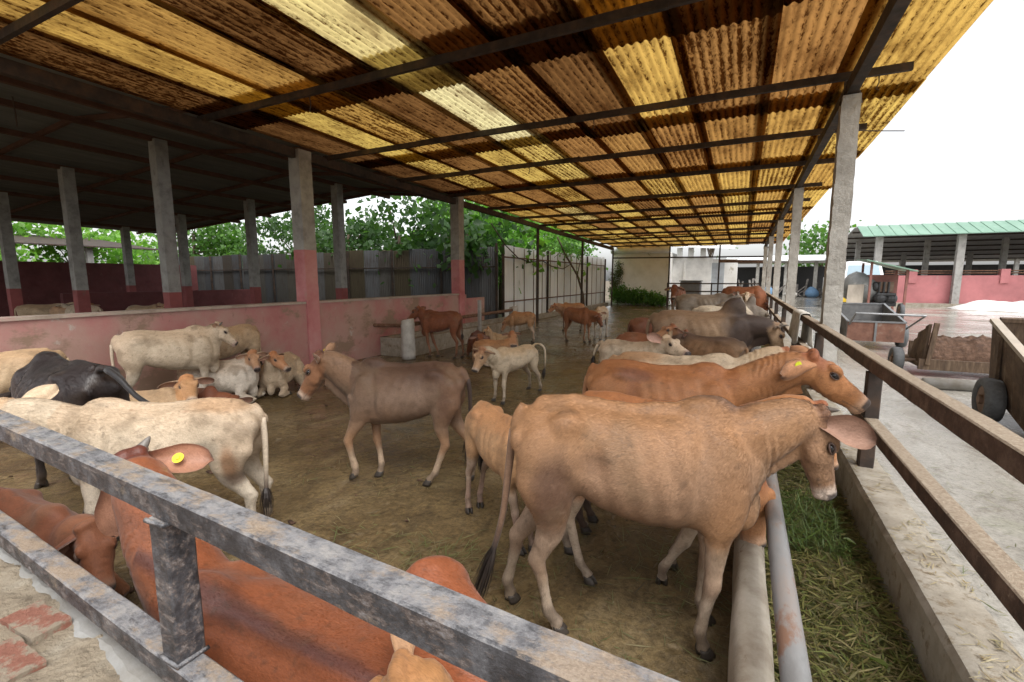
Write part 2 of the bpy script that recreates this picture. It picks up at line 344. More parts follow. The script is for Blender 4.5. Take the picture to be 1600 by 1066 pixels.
HIND = [((.07, .095, .80), .155, .075), ((.06, .108, .68), .148, .078), ((.085, .115, .58), .108, .066), ((.06, .112, .485), .070, .049),
        ((.012, .103, .405), .049, .036), ((-.024, .10, .345), .046, .032), ((-.010, .10, .285), .033, .027), ((-.002, .10, .19), .0265, .024),
        ((.002, .10, .105), .032, .030), ((.026, .10, .068), .026, .026), ((.045, .10, .035), .037, .035)]
FORE = [((.88, .09, .72), .115, .055), ((.865, .10, .62), .092, .054), ((.85, .108, .545), .066, .047), ((.858, .105, .46), .050, .041),
        ((.864, .10, .375), .040, .035), ((.870, .10, .32), .042, .038), ((.863, .10, .272), .031, .029), ((.86, .10, .18), .0255, .024),
        ((.86, .10, .105), .031, .029), ((.876, .10, .068), .026, .025), ((.892, .10, .035), .036, .035)]
HIND_LY = [((.06, .10, .34), .19, .10), ((.20, .17, .27), .15, .09), ((.34, .21, .20), .10, .08), ((.30, .235, .12), .075, .055),
           ((.18, .25, .075), .055, .04), ((.10, .255, .06), .045, .036), ((.17, .265, .045), .034, .03), ((.27, .27, .04), .03, .027),
           ((.35, .27, .036), .033, .03), ((.40, .27, .034), .028, .026), ((.44, .27, .032), .034, .03)]
FORE_LY = [((.88, .10, .30), .13, .07), ((.85, .13, .20), .10, .065), ((.83, .15, .12), .07, .055), ((.92, .16, .085), .052, .045),
           ((1.01, .165, .065), .044, .04), ((1.06, .165, .052), .042, .04), ((1.02, .175, .038), .034, .03), ((.93, .185, .033), .028, .026),
           ((.85, .19, .033), .03, .03), ((.81, .19, .031), .027, .025), ((.78, .19, .03), .033, .03)]
TORSO = [(-.10, .89, .80, .055), (-.06, .945, .72, .105), (.0, .975, .65, .142), (.07, .985, .615, .166), (.15, .992, .60, .184), (.24, .985, .578, .190),
         (.34, .97, .548, .200), (.46, .96, .52, .212), (.58, .96, .502, .212), (.69, .97, .492, .200), (.78, .985, .488, .178), (.87, .98, .492, .154),
         (.95, .945, .515, .128), (1.01, .89, .56, .10), (1.055, .82, .64, .055)]

def cow_arrays(P):
    """body of one animal in its own unit space: withers at height 1, tailhead near x=0, facing +x"""
    S = Soup(); ly = P.get('lying', False)
    dz = -.40 if ly else 0.0
    fat = P.get('fat', 1.0); hump = P.get('hump', 0.0); calf = P.get('calf', 0.0); thin = P.get('thin', .6); belly = P.get('belly', 0.0)
    bend = P.get('bend', 0.0)
    rings = []
    for x, zt, zb, hw in TORSO:
        if calf: zb = zb + .05 * calf
        zb += P.get('slim', 0) * (x > -.05) + P.get('chest', 0) * (x > .80)
        zb -= belly * .07 * math.exp(-((x - .45) / .25) ** 2)
        hw *= fat
        zc, hz = (zt + zb) / 2 + dz, (zt - zb) / 2
        rg = []
        for a in np.linspace(0, 2 * math.pi, 28, endpoint=False):
            s_, c_ = math.sin(a), math.cos(a)
            y = hw * math.copysign(abs(s_) ** .82, s_) * (1 - .15 * c_ - .06 * c_ * c_)
            rg.append((x, y, zc + hz * c_))
        rings.append(rg)
    S.rings(rings)
    for sg in (-1, 1):
        if thin > 0:
            S.ball((.165, sg * .118 * fat, .912 + dz), (.10, .052, .034 + .022 * thin))
            S.ball((-.07, sg * .075, .84 + dz), (.05, .04, .055))
            S.ball((.06, sg * .125, .79 + dz), (.13, .055, .13))
        S.ball((.85, sg * .118 * fat, .71 + dz), (.12, .062, .21))
        if ly: S.ball((.14, sg * .15, .66 + dz), (.22, .10, .2))
    S.tube([((.0, 0, .975 + dz), .03, .03), ((.2, 0, .99 + dz), .03, .03), ((.45, 0, .962 + dz), .03, .028), ((.7, 0, .975 + dz), .035, .03), ((.85, 0, 1.0 + dz), .035, .03)], 10)
    S.ball((.79, 0, .98 + dz + .02 * hump), (.13, .07, .05 + .02 * hump))
    if hump > .3:
        S.ball((.83, 0, 1.02 + dz), (.11 + .03 * hump, .055 + .03 * hump, .07 + .10 * hump))
    legs = P.get('legs', {})
    hoofs = []
    for key, base in (('hl', HIND), ('hr', HIND), ('fl', FORE), ('fr', FORE)):
        sg = 1 if key[1] == 'l' else -1
        if ly:
            base = HIND_LY if key[0] == 'h' else FORE_LY
            if key in P.get('stretch', ()): base = P['stretch'][key]
            pts = [((q[0], sg * q[1] * (1 if key[0] == 'f' else fat), q[2]), a, b) for q, a, b in base]
        elif isinstance(legs.get(key), list):
            pts = [((q[0], sg * q[1], q[2]), a, b) for q, a, b in legs[key]]
        else:
            o = legs.get(key, (0, 0, 0)); z0 = base[1][0][2]
            pts = []
            for q, a, b in base:
                w = max(0., (z0 - q[2]) / z0) ** 1.15
                if calf: a, b = a * (1 - .1 * calf * (q[2] > .4)), b
                pts.append(((q[0] + o[0] * w, sg * q[1] + o[1] * w, q[2] + o[2] * w), a, b))
        S.tube(pts, 14)
        a_, b_ = np.array(pts[-2][0]), np.array(pts[-1][0])
        d = b_ - a_
        yaw = math.atan2(d[1], d[0]) if math.hypot(d[0], d[1]) > .005 else 0
        hoofs.append((tuple(b_), yaw, key))
    # head frame
    poll = np.array(P.get('poll', (1.20, 0, 1.06)), float); poll[2] += dz if P.get('polldz', True) else 0
    ax = nrm(P.get('look', (.78, 0, -.62))); up0 = np.array(P.get('crown', (0, 0, 1)), float)
    up = up0 - ax * (up0 @ ax)
    if np.linalg.norm(up) < .05: up = np.array([1., 0, 0]) - ax * ax[0]
    up = nrm(up); sd = np.cross(up, ax)         # sd = animal's left
    hs = P.get('head', .94) * (1 + .12 * calf)
    HR = [(-.035, .042, -.03, .08), (.015, .064, .010, .125), (.07, .077, .018, .15), (.13, .085, .022, .158), (.18, .080, .012, .155),
          (.235, .066, .002, .150), (.29, .057, -.003, .134), (.335, .054, -.006, .124), (.365, .057, -.011, .121), (.388, .053, -.024, .114), (.402, .036, -.042, .098)]
    def hp(t, s_, u_): return poll + (ax * t + sd * s_ + up * u_) * hs
    rg = []
    for t, w, ht, hb in HR:
        c, h = (ht - hb) / 2, (ht + hb) / 2
        rg.append([hp(t, w * math.copysign(abs(math.sin(a)) ** .85, math.sin(a)) * (1 + .12 * math.cos(a)), c + h * math.copysign(abs(math.cos(a)) ** .9, math.cos(a)))
                   for a in np.linspace(0, 2 * math.pi, 24, endpoint=False)])
    S.rings(rg)
    RM = np.stack([ax, sd, up], 1)
    for sg in (-1, 1):
        S.ball(hp(.135, sg * .068, .006), np.array((.045, .026, .026)) * hs, rot=RM)     # brow
        S.ball(hp(.155, sg * .056, -.085), np.array((.075, .03, .06)) * hs, rot=RM)      # cheek
        S.ball(hp(.375, sg * .03, -.040), np.array((.03, .024, .028)) * hs, rot=RM)      # nostril wing
        S.ball(hp(.0, sg * .05, -.01), np.array((.03, .03, .035)) * hs, rot=RM)
    S.ball(hp(.35, 0, -.112), np.array((.045, .035, .016)) * hs, rot=RM)                  # chin
    S.ball(hp(-.005, 0, .005), np.array((.035, .05, .03)) * hs, rot=RM)                  # poll
    # neck: bezier from the shoulders to the back of the skull
    n0 = np.array((.80, 0, .76 + dz + P.get('chest', 0) * .6)); n3 = hp(.05, 0, -.078)
    L = np.linalg.norm(n3 - n0)
    n1 = n0 + np.array((.42 * L, 0, .10 * L)); n2 = n3 - (ax * .45 + np.array((.55, 0, .0)) * .6 - up * .02) * L * .35
    pts = []
    r0v, r1v = .195 - .25 * P.get('chest', 0), .082 * hs * (1.0 - .1 * calf) + .012; r0l, r1l = .13 * fat, .078 * hs + .004
    for t in np.linspace(0, 1, 9):
        q = (1 - t) ** 3 * n0 + 3 * (1 - t) ** 2 * t * n1 + 3 * (1 - t) * t * t * n2 + t ** 3 * n3
        e = t ** .85
        pts.append((q, (r0v * (1 - e) + r1v * e) * P.get('neck', 1), r0l * (1 - e) + r1l * e))
    S.tube(pts, 20)
    dw = P.get('dewlap', .4)
    if dw > 0:
        dl = []
        for t in np.linspace(.0, .85, 8):
            q, rv, rl = pts[int(round(t * 8))]
            k = math.sin(math.pi * (t * .8 + .15))
            dl.append((np.array(q) - np.array((0, 0, 1)) * (rv * .8 + .035 * dw * k), .07 + .06 * dw * k, .022))
        S.tube(dl, 10)
        S.ball((.965, 0, .55 + dz + P.get('chest', 0)), (.085, .055, .10 + .03 * dw))
    info = dict(hp=hp, ax=ax, sd=sd, up=up, hs=hs, hoofs=hoofs, RM=RM, neck=[q for q, _, _ in pts])
    tail = P.get('tail')
    if tail is None: tail = [(-.05, 0, .96), (-.115, 0, .90), (-.145, 0, .75), (-.145, .01, .55), (-.135, .015, .36)]
    tail = [np.array(q, float) + np.array((0, 0, dz)) for q in tail] if not P.get('tailabs') else [np.array(q, float) for q in tail]
    tt = []
    for k in range(len(tail) - 1):
        a, b = tail[k], tail[k + 1]; p0 = tail[max(k - 1, 0)]; p3 = tail[min(k + 2, len(tail) - 1)]
        for t in np.linspace(0, 1, 5)[:-1 if k < len(tail) - 2 else None]:
            tt.append(.5 * (2 * a + (b - p0) * t + (2 * p0 - 5 * a + 4 * b - p3) * t * t + (3 * a - p0 - 3 * b + p3) * t ** 3))
    info['tail'] = tt
    return S, info

def remesh(S, vox, soften=True):
    me = bpy.data.meshes.new('soup'); me.from_pydata([tuple(map(float, v)) for v in S.v], [], S.f)
    ob = bpy.data.objects.new('soup', me); bpy.context.scene.collection.objects.link(ob)
    md = ob.modifiers.new('r', 'REMESH'); md.mode = 'VOXEL'; md.voxel_size = vox; md.adaptivity = 0
    dg = bpy.context.evaluated_depsgraph_get()
    em = ob.evaluated_get(dg).to_mesh()
    nv, nl = len(em.vertices), len(em.loops)
    co = np.empty(nv * 3, np.float32); em.vertices.foreach_get('co', co)
    li = np.empty(nl, np.int32); em.loops.foreach_get('vertex_index', li)
    quads = li.reshape(-1, 4) if nl == len(em.polygons) * 4 else None
    faces = [tuple(p.vertices) for p in em.polygons] if quads is None else [tuple(q) for q in quads.tolist()]
    ed = np.empty(len(em.edges) * 2, np.int32); em.edges.foreach_get('vertices', ed); ed = ed.reshape(-1, 2)
    bpy.data.objects.remove(ob); bpy.data.meshes.remove(me)
    co = co.reshape(-1, 3).astype(np.float64)
    deg = np.bincount(ed.ravel(), minlength=nv).astype(float)[:, None]; deg[deg == 0] = 1
    soft = (sstep(.44, .56, co[:, 2]) * (co[:, 0] < .98))[:, None] if soften else 0
    for it in range(7 + int(.20 / vox)):
        for lam in ((.6, -.62) if it < 7 else (.6 * soft,)):
            acc = np.stack([np.bincount(ed[:, 0], co[ed[:, 1], k], nv) + np.bincount(ed[:, 1], co[ed[:, 0], k], nv) for k in range(3)], 1)
            co = co + lam * (acc / deg - co)
    return co, faces

def normals(co, faces):
    f = np.array([q[:4] if len(q) >= 4 else (q[0], q[1], q[2], q[2]) for q in faces])
    n = np.cross(co[f[:, 2]] - co[f[:, 0]], co[f[:, 3]] - co[f[:, 1]])
    o = np.zeros_like(co)
    for k in range(4):
        for c in range(3): o[:, c] += np.bincount(f[:, k], n[:, c], len(co))
    return o / np.maximum(np.linalg.norm(o, axis=1, keepdims=True), 1e-9)

def ear_arrays(base, out, nface, ln, wd, cup=.30, droop=.25):
    """closed leaf-shaped, cupped ear. out: direction of the ear, nface: where its hollow faces"""
    out = nrm(out); nf = nrm(np.array(nface, float) - out * (np.array(nface, float) @ out)); wv = np.cross(nf, out)
    V, Fc, side = [], [], []
    NU, NW = 13, 9
    for layer in (0, 1):
        for i in range(NU):
            t = i / (NU - 1)
            w = wd * .5 * min(1, .42 + t * 1.25) * (math.sqrt(max(.02, 1 - ((t - .52) / .485) ** 2)) if t > .52 else 1)
            for j in range(NW):
                s = -1 + 2 * j / (NW - 1)
                cp = cup * (1 - .45 * t) * wd * (s * s - .5)
                p = np.array(base) + out * ln * t + wv * w * s * (1 - .25 * (1 - t) * abs(s)) + nf * (cp - droop * 0.12 * ln * t * t)
                p = p - nf * (0.010 * (1 - .6 * t) * (1 - s * s) if layer else 0) - (nf * .0025 if layer else 0)
                p = p + np.array((0, 0, -1)) * droop * .35 * ln * t * t
                V.append(p); side.append(layer)
    n = NU * NW
    for i in range(NU - 1):
        for j in range(NW - 1):
            a, b, c, d = i * NW + j, i * NW + j + 1, (i + 1) * NW + j + 1, (i + 1) * NW + j
            Fc.append((a, b, c, d)); Fc.append((n + d, n + c, n + b, n + a))
    edge = [i * NW for i in range(NU)] + [(NU - 1) * NW + j for j in range(1, NW)] + [i * NW + NW - 1 for i in range(NU - 2, -1, -1)]
    for a, b in zip(edge, edge[1:]): Fc.append((a, n + a, n + b, b))
    return np.array(V), Fc, np.array(side)

def coat_colours(P, co, info):
    """pigment of the coat (no light or shade): base, darker saddle, paler belly and shanks, face, muzzle"""
    K = P['coat']; n = len(co)
    C3 = lambda k, d=None: np.array(K[k] if k in K else K[d] if isinstance(d, str) else d, float)
    sd = P.get('seed', 1)
    dz = -.40 if P.get('lying') else 0
    z = co[:, 2] - dz; x = co[:, 0]; y = co[:, 1]
    nb = fbm(co * 3.2, sd) - .5; nf = fbm(co * 11, sd + 3) - .5; nh = fbm(co * np.array((9, 26, 26)), sd + 5) - .5
    col = np.tile(C3('base'), (n, 1))
    def mix(m, c):
        nonlocal col
        m = np.clip(m, 0, 1)[:, None]; col = col * (1 - m) + np.array(c, float) * m
    trunk = sstep(.40, .52, z)
    if 'back' in K: mix(sstep(K.get('backlo', .80), .97, z + nb * .18) * K.get('backk', .8) * (x < 1.0 + nb * .2), K['back'])
    if 'side' in K: mix(sstep(.22, .0, np.abs(z - .70 - nb * .15)) * sstep(-.2, .3, x) * K.get('sidek', .7), K['side'])
    if 'fore' in K: mix(sstep(.62, .80, x + nb * .25) * sstep(K.get('forehi', 1.0) + .15, K.get('forehi', 1.0), x) * K.get('forek', .8) * trunk, K['fore'])
    if 'rump' in K: mix(sstep(.16, -.02, x + nb * .15) * sstep(.48, .62, z) * K.get('rumpk', .8), K['rump'])
    if 'belly' in K: mix(sstep(.56, .45, z + nb * .10) * (np.abs(y) < .30) * .85, K['belly'])
    if 'stripe' in K: mix(sstep(.030, .004, np.abs(y) + nf * .02) * sstep(.90, .95, z) * (x < 1.1) * .8, K['stripe'])
    legs = (z < .5) if not P.get('lying') else (co[:, 2] < .10)
    if 'leg' in K and not P.get('lying'): mix(sstep(.56, .40, z + nb * .16) * K.get('legk', .9), K['leg'])
    if 'shank' in K and not P.get('lying'): mix(sstep(.34, .22, z + nb * .14) * K.get('shankk', .8), K['shank'])
    if 'knee' in K and not P.get('lying'): mix(sstep(.05, .0, np.abs(z - .31 + nf * .05)) * K.get('kneek', .5), K['knee'])
    if not P.get('lying'):
        mix(sstep(.11, .06, np.abs(z - .08) * 2 + nf * .08) * .55, C3('fetlock', (.10, .07, .05)))
    # head
    q = co - info['hp'](0, 0, 0); t = q @ info['ax'] / info['hs']; u = q @ info['up'] / info['hs']; s = q @ info['sd'] / info['hs']
    hd = (t > -.06) & (t < .5) & (np.abs(s) < .13) & (u > -.20) & (u < .08)
    hm = sstep(-.05, .05, t + nf * .05) * hd * (u > -.15 - .0)
    if 'face' in K: mix(hm * sstep(-.17, -.12, u) * K.get('facek', .9), K['face'])
    if 'crown' in K: mix(hd * sstep(.13, .02, t + nf * .06) * sstep(-.07, -.02, u) * .85, K['crown'])
    mix(hd * sstep(.31, .36, t + nf * .03) * .75, C3('muzzle', (.62, .52, .44)))
    mix(hd * sstep(.366, .380, t + np.abs(s) * .10) * sstep(-.088, -.066, u) * .93, C3('nose', (.035, .028, .028)))
    # eye surround and mouth line
    for sg in (-1, 1):
        e = info['hp'](.145, sg * .078, -.022); d = np.linalg.norm((co - e) * np.array((1, 1, 1)), axis=1)
        mix(sstep(.045, .022, d) * .35, C3('eyering', 'base') * .55)
        nn = info['hp'](.398, sg * .026, -.038); d = np.linalg.norm(co - nn, axis=1); mix(sstep(.016, .008, d), (.012, .01, .01))
    mix(hd * (t > .27) * sstep(.006, .002, np.abs(u + .092 + .15 * np.clip(.36 - t, 0, 1))) * .55, (.05, .035, .03))
    for c, r, cc, k in K.get('patch', []):
        d = np.linalg.norm((co - np.array(c)) / np.array(r), axis=1) + nb * .55 + nf * .35
        mix(sstep(1.30, .45, d) * k, cc)
    fk = fbm(co * 42, sd + 31, 2); mix(sstep(.725, .77, fk + .03 * nb) * K.get('fleck', .35), (.06, .035, .022))
    sm = fbm(co * np.array((5, 9, 16)), sd + 33); mix(sstep(.64, .76, sm) * .35 * (1 - hd), col.mean(0) * .45)
    mot = K.get('mottle', .12)
    col = col * (1 + (nb * 1.1 + nf * .8 + nh * .7) * mot * 2)[:, None]
    # dried mud on the lower legs, belly side and rump
    mud = sstep(.56, .72, fbm(co * 6.5, sd + 11) + .10 * (z < .3) + .05 * (x < .05)) * K.get('mud', .35) * (1 - hd * .9)
    mix(mud, (.17, .115, .065))
    return np.clip(col, .004, .95), hd

HOOF_ME = None
def hoof_mesh():
    """two claws, pointed forward, sole at z=0"""
    global HOOF_ME
    if HOOF_ME: return HOOF_ME
    S = Soup()
    for sg in (-1, 1):
        rg = []
        for z, sc, fw in ((0, 1, .012), (.018, .97, .008), (.036, .84, .0), (.050, .70, -.006)):
            r = []
            for a in np.linspace(0, 2 * math.pi, 12, endpoint=False):
                cx, cy = math.cos(a), math.sin(a)
                px = (.046 if cx > 0 else .036) * cx * sc + fw
                py = .0195 * cy * sc * (1 - .35 * max(0, cx)) + sg * (.0215 - .004 * max(0, cx)) * (1 - z * 2)
                r.append((px, py, z))
            rg.append(r)
        S.rings(rg)
    me = bpy.data.meshes.new('hoof'); me.from_pydata(S.v, [], S.f); me.materials.append(M['hoof'])
    for p in me.polygons: p.use_smooth = len(p.vertices) == 4
    HOOF_ME = me; return me

def strands(name, root, seed, mat, parent, n=46, ln=.26, rad=.03, dirv=(0, 0, -1), wob=.02):
    rnd = random.Random(seed); V = []; Fc = []
    d = nrm(dirv); a = nrm(np.cross(d, (1, .2, .1))); b = np.cross(d, a)
    for k in range(n):
        an, rr = rnd.uniform(0, 6.28), rad * math.sqrt(rnd.random()); l = ln * rnd.uniform(.55, 1)
        p = np.array(root) + (a * math.cos(an) + b * math.sin(an)) * rr * .35
        w = rnd.uniform(.0035, .006); o1 = (a * math.cos(an) + b * math.sin(an)) * rr; wv = a * math.cos(an + 1.5) + b * math.sin(an + 1.5)
        i0 = len(V)
        for t in (0, .25, .5, .75, 1):
            q = p + d * l * t + o1 * math.sin(t * 2.4) * 1.1 + np.array((0, 0, -1)) * .1 * l * t * t + a * rnd.uniform(-wob, wob) * .3 * t
            V += [q - wv * w * (1 - .8 * t), q + wv * w * (1 - .8 * t)]
        for j in range(4): Fc.append((i0 + 2 * j, i0 + 2 * j + 1, i0 + 2 * j + 3, i0 + 2 * j + 2))
    me = bpy.data.meshes.new(name); me.from_pydata([tuple(v) for v in V], [], Fc); me.materials.append(mat)
    o = bpy.data.objects.new(name, me); COL.objects.link(o); o.parent = parent
    return o

def simple_obj(name, S, mat, parent=None, smooth=True):
    me = bpy.data.meshes.new(name); me.from_pydata([tuple(map(float, v)) for v in S.v], [], S.f); me.materials.append(mat)
    for p in me.polygons: p.use_smooth = smooth
    o = bpy.data.objects.new(name, me); COL.objects.link(o); o.parent = parent
    return o

def fur_coat(P, co, faces, col, info, sc, parent):
    """short hair lying along the body: one thin blade each, coloured like the skin under it"""
    n = P['fur']; rs = np.random.RandomState(P.get('seed', 1))
    f = np.array([q[:4] if len(q) >= 4 else (q[0], q[1], q[2], q[2]) for q in faces]); nr = normals(co, faces)
    a = co[f[:, 1]] - co[f[:, 0]]; b = co[f[:, 3]] - co[f[:, 0]]
    ar = np.linalg.norm(np.cross(a, b), axis=1); pick = rs.choice(len(f), n, p=ar / ar.sum())
    u, v = rs.rand(n, 1), rs.rand(n, 1); p = co[f[pick, 0]] + a[pick] * u + b[pick] * v; nn = nr[f[pick, 0]]; c = col[f[pick, 0]]
    dz = -.40 if P.get('lying') else 0
    fl = np.tile(np.array((-1., 0, -.55)), (n, 1)); low = (p[:, 2] - dz < .5); fl[low] = (-.15, 0, -1)
    q = p - info['hp'](0, 0, 0); t = q @ info['ax']; hd = (np.linalg.norm(q - info['ax'] * .2, axis=1) < .24); fl[hd] = -info['ax'] * .8 + np.array((0, 0, -.3))
    w_ = fbm(p * 3, 7)[:, None] - .5; fl = fl + np.array((0, .0, 1.)) * w_ * 1.2 + rs.normal(size=(n, 3)) * .16
    fl = fl - nn * (fl * nn).sum(1, keepdims=True); fl /= np.maximum(np.linalg.norm(fl, axis=1, keepdims=True), 1e-6)
    sd = np.cross(nn, fl); L = (.010 + .012 * rs.rand(n, 1)) * P.get('furlen', 1) * np.where(hd[:, None], .6, 1) * np.where(low[:, None], .8, 1); W = .0011
    keep = ~((t > .33) & hd)
    tip = p + fl * L + nn * L * .22
    V = (np.stack([p - sd * W, p + sd * W, tip], 1) * sc)[keep]; m = len(V); fv = P.get('furvar', .40); lum = (1 - fv * .5 + fv * rs.rand(n, 1))[keep]
    F = np.arange(m * 3).reshape(m, 3)
    ho = rawmesh('hair', V.reshape(-1, 3), F, 'hair', parent, 'stuff')
    at = ho.data.color_attributes.new('coat', 'FLOAT_COLOR', 'POINT')
    cc = np.repeat(np.clip(c[keep] * lum, .003, .95), 3, axis=0); at.data.foreach_set('color', np.concatenate([cc, np.ones((len(cc), 1))], 1).astype(np.float32).ravel())

def make_cow(P):
    S, info = cow_arrays(P)
    hp = info['hp']; hs = info['hs']
    # thin tail joins in the remesh near the root; the rest is added as it is
    S.tube([(q, .034 - .012 * min(1, i / 6), .030 - .010 * min(1, i / 6)) for i, q in enumerate(info['tail'][:7])], 10)
    vox = P.get('vox', .014)
    co, faces = remesh(S, vox)
    nr = normals(co, faces)
    dz = -.40 if P.get('lying') else 0
    # eye sockets, ribs, neck wrinkles, uneven flesh
    disp = (fbm(co * 7, P.get('seed', 1) + 20) - .5) * .010 + (fbm(co * 20, P.get('seed', 1) + 21) - .5) * .004
    rib = sstep(.24, .34, co[:, 0]) * sstep(.80, .68, co[:, 0]) * sstep(.50, .62, co[:, 2] - dz) * sstep(.94, .84, co[:, 2] - dz)
    disp += rib * P.get('ribs', .5) * .006 * np.sin((co[:, 0] + .35 * (co[:, 2] - dz)) * 62)
    fl = np.exp(-(((co[:, 0] - .27) / .075) ** 2 + ((co[:, 2] - dz - .80) / .10) ** 2)); disp -= fl * .030 * P.get('thin', .6)
    th = np.exp(-(((co[:, 0] - .20) / .05) ** 2 + ((co[:, 2] - dz - .60) / .14) ** 2)); disp -= th * .012
    shb = np.exp(-(((co[:, 0] - .73 - .12 * (co[:, 2] - dz - .7)) / .035) ** 2)) * sstep(.5, .6, co[:, 2] - dz) * sstep(.97, .88, co[:, 2] - dz); disp -= shb * .012
    nk = sstep(.95, 1.03, co[:, 0]) * (np.abs((co - hp(0, 0, 0)) @ info['ax']) < .6)
    dn = np.linalg.norm(co - hp(.02, 0, -.06), axis=1)
    wn_ = fbm(co * 9, P.get('seed', 1) + 44)
    disp += nk * sstep(.12, .2, dn) * sstep(.46, .30, dn) * .0030 * np.sin(dn * 190 + co[:, 2] * 40 + wn_ * 14) * sstep(.40, .62, wn_) * P.get('wrinkle', .6)
    for sg in (-1, 1):
        e = hp(.145, sg * .084, -.026); d = np.linalg.norm(co - e, axis=1); disp -= np.exp(-(d / .022) ** 2) * .012
        e = hp(.40, sg * .027, -.040); d = np.linalg.norm(co - e, axis=1); disp -= np.exp(-(d / .010) ** 2) * .010
    q = co - hp(0, 0, 0); t = q @ info['ax'] / hs; u = q @ info['up'] / hs; s_ = q @ info['sd'] / hs
    hdm = (t > .26) & (t < .45) & (np.abs(s_) < .12) & (u > -.2) & (u < .05)
    disp -= hdm * np.exp(-((u + .092) / .006) ** 2) * .0025
    co = co + nr * disp[:, None]
    # keep feet and lying bellies above the ground
    co[:, 2] = np.maximum(co[:, 2], .012)
    col, hd = coat_colours(P, co, info)
    V = [co]; Fc = list(faces); CL = [col]; nv = len(co)
    K = P['coat']
    # ears
    es = P.get('ears', 1.0)
    for sg, key in ((1, 'earl'), (-1, 'earr')):
        dv = P.get(key, P.get('ear', (-.15, 1, -.15)))       # along axis-of-head, outwards, up (head frame)
        out = -info['ax'] * -dv[0] + info['sd'] * sg * dv[1] + np.array((0, 0, 1)) * dv[2]
        face = info['ax'] * .75 + info['up'] * .1 - np.array((0, 0, 1)) * P.get('eardown', .35)
        if P.get(key + 'abs'): out, face = np.array(P[key + 'abs'][0], float), np.array(P[key + 'abs'][1], float)
        ev, ef, sdm = ear_arrays(hp(.022, sg * .055, -.045), out, face, .215 * hs * es, .125 * hs * es, droop=P.get('droop', .35))
        rel = np.linalg.norm(ev - ev[0], axis=1) / (.215 * hs * es)
        outer = np.array(K.get('earout', K['base'])); inner = np.array(K.get('earin', (.42, .24, .17)))
        ec = np.where(sdm[:, None] == 1, outer, inner * .9 + outer * .1)
        nz = fbm(ev * 30, 5)[:, None] - .5
        ec = ec * (1 + nz * .5)
        rim = sstep(.8, 1.0, rel)[:, None]; ec = ec * (1 - rim * .35)
        V.append(ev); CL.append(ec); Fc += [tuple(nv + i for i in f) for f in ef]; nv += len(ev)
    # rest of the tail
    T = Soup(); tl = info['tail'][5:]
    T.tube([(q, .022 - .010 * i / len(tl), .020 - .009 * i / len(tl)) for i, q in enumerate(tl)], 8)
    tv = np.array(T.v); V.append(tv)
    tc = np.array(K.get('tail', K['base'])); tp = np.array(K.get('tuft', (.03, .022, .018)))
    w = np.repeat(sstep(.55, 1., np.linspace(0, 1, len(tl))), 8)[:, None]; CL.append(tc * (1 - w) + tp * w)
    Fc += [tuple(nv + i for i in f) for f in T.f]; nv += len(tv)
    V = np.concatenate(V); CL = np.clip(np.concatenate(CL), .004, .95)
    sc = np.array(P.get('scale', (1, 1, 1)), float)
    me = bpy.data.meshes.new(P['name']); me.from_pydata((V * sc).tolist(), [], Fc)
    at = me.color_attributes.new('coat', 'FLOAT_COLOR', 'POINT')
    at.data.foreach_set('color', np.concatenate([CL, np.ones((len(CL), 1))], 1).astype(np.float32).ravel())
    me.polygons.foreach_set('use_smooth', [True] * len(me.polygons))
    me.materials.append(M[P.get('mat', 'coat')])
    o = bpy.data.objects.new(P['name'], me); COL.objects.link(o)
    o.location = P['loc']; o.rotation_euler = (0, 0, P['rot'])
    o['label'] = P['label']; o['category'] = P.get('cat', 'cow'); o['group'] = P.get('group', 'cattle in the pen')
    if P.get('fur'): fur_coat(P, co, faces, col, info, sc, o)
    # parts
    det = P.get('detail', 2)
    if det >= 1:
        for sg in (-1, 1):
            if det >= 2 or P.get('eyes', True):
                E = Soup(); r = .0165 * hs
                E.ball(hp(.147, sg * .0795, -.024) * sc, np.array((r * 1.25, r * .8, r)) * sc, 16, 12, rot=info['RM'])
                simple_obj('eye', E, M['eye'], o)
                if det >= 2:
                    for a, b, w_ in ((-.010, .010, 1), (-.034, -.011, .8)):      # lids
                        L = Soup()
                        pts = []
                        for t in np.linspace(-1, 1, 9):
                            hh = (-.024 + (.0155 if a > -.02 else -.0135) * (1 - t * t) ** .6 * 1.0)
                            pts.append((hp(.147 + t * .027, sg * (.0865 - .010 * t * t), hh) * sc, .005 * w_, .007 * w_))
                        L.tube(pts, 7, side=info['sd'])
                        simple_obj('eyelid', L, M[P.get('lid', 'lid')], o)
    if P.get('horn'):
        hl, hd_ = P['horn']
        for sg in (-1, 1):
            Hn = Soup(); b = hp(.01, sg * .055, .0); out = nrm(info['sd'] * sg * hd_[1] + info['up'] * hd_[2] + info['ax'] * hd_[0])
            out2 = nrm(out + info['up'] * .35)
            pts = []
            for i, t in enumerate(np.linspace(0, 1, 9)):
                r = (.026 * (1 - t) ** .7 + .003) * (P.get('hornr', 1))
                pts.append(((b + (out * (1 - t * .5) + out2 * t * .5) * hl * t) * sc, r, r))
            Hn.tube(pts, 12); simple_obj('horn', Hn, M['horn'], o)
    if P.get('hooves', True):
        for p, yw, key in info['hoofs']:
            h = bpy.data.objects.new('hoof', hoof_mesh()); COL.objects.link(h); h.parent = o
            lift = P.get('legs', {}).get(key)
            pz = p[2] - .035 if not P.get('lying') else max(p[2] - .03, .0)
            h.location = (np.array((p[0], p[1], max(pz, 0))) * sc).tolist(); h.rotation_euler = (math.pi * .0, P.get('hooftilt', {}).get(key, 0), yw)
            h.scale = (float(sc[1]),) * 3
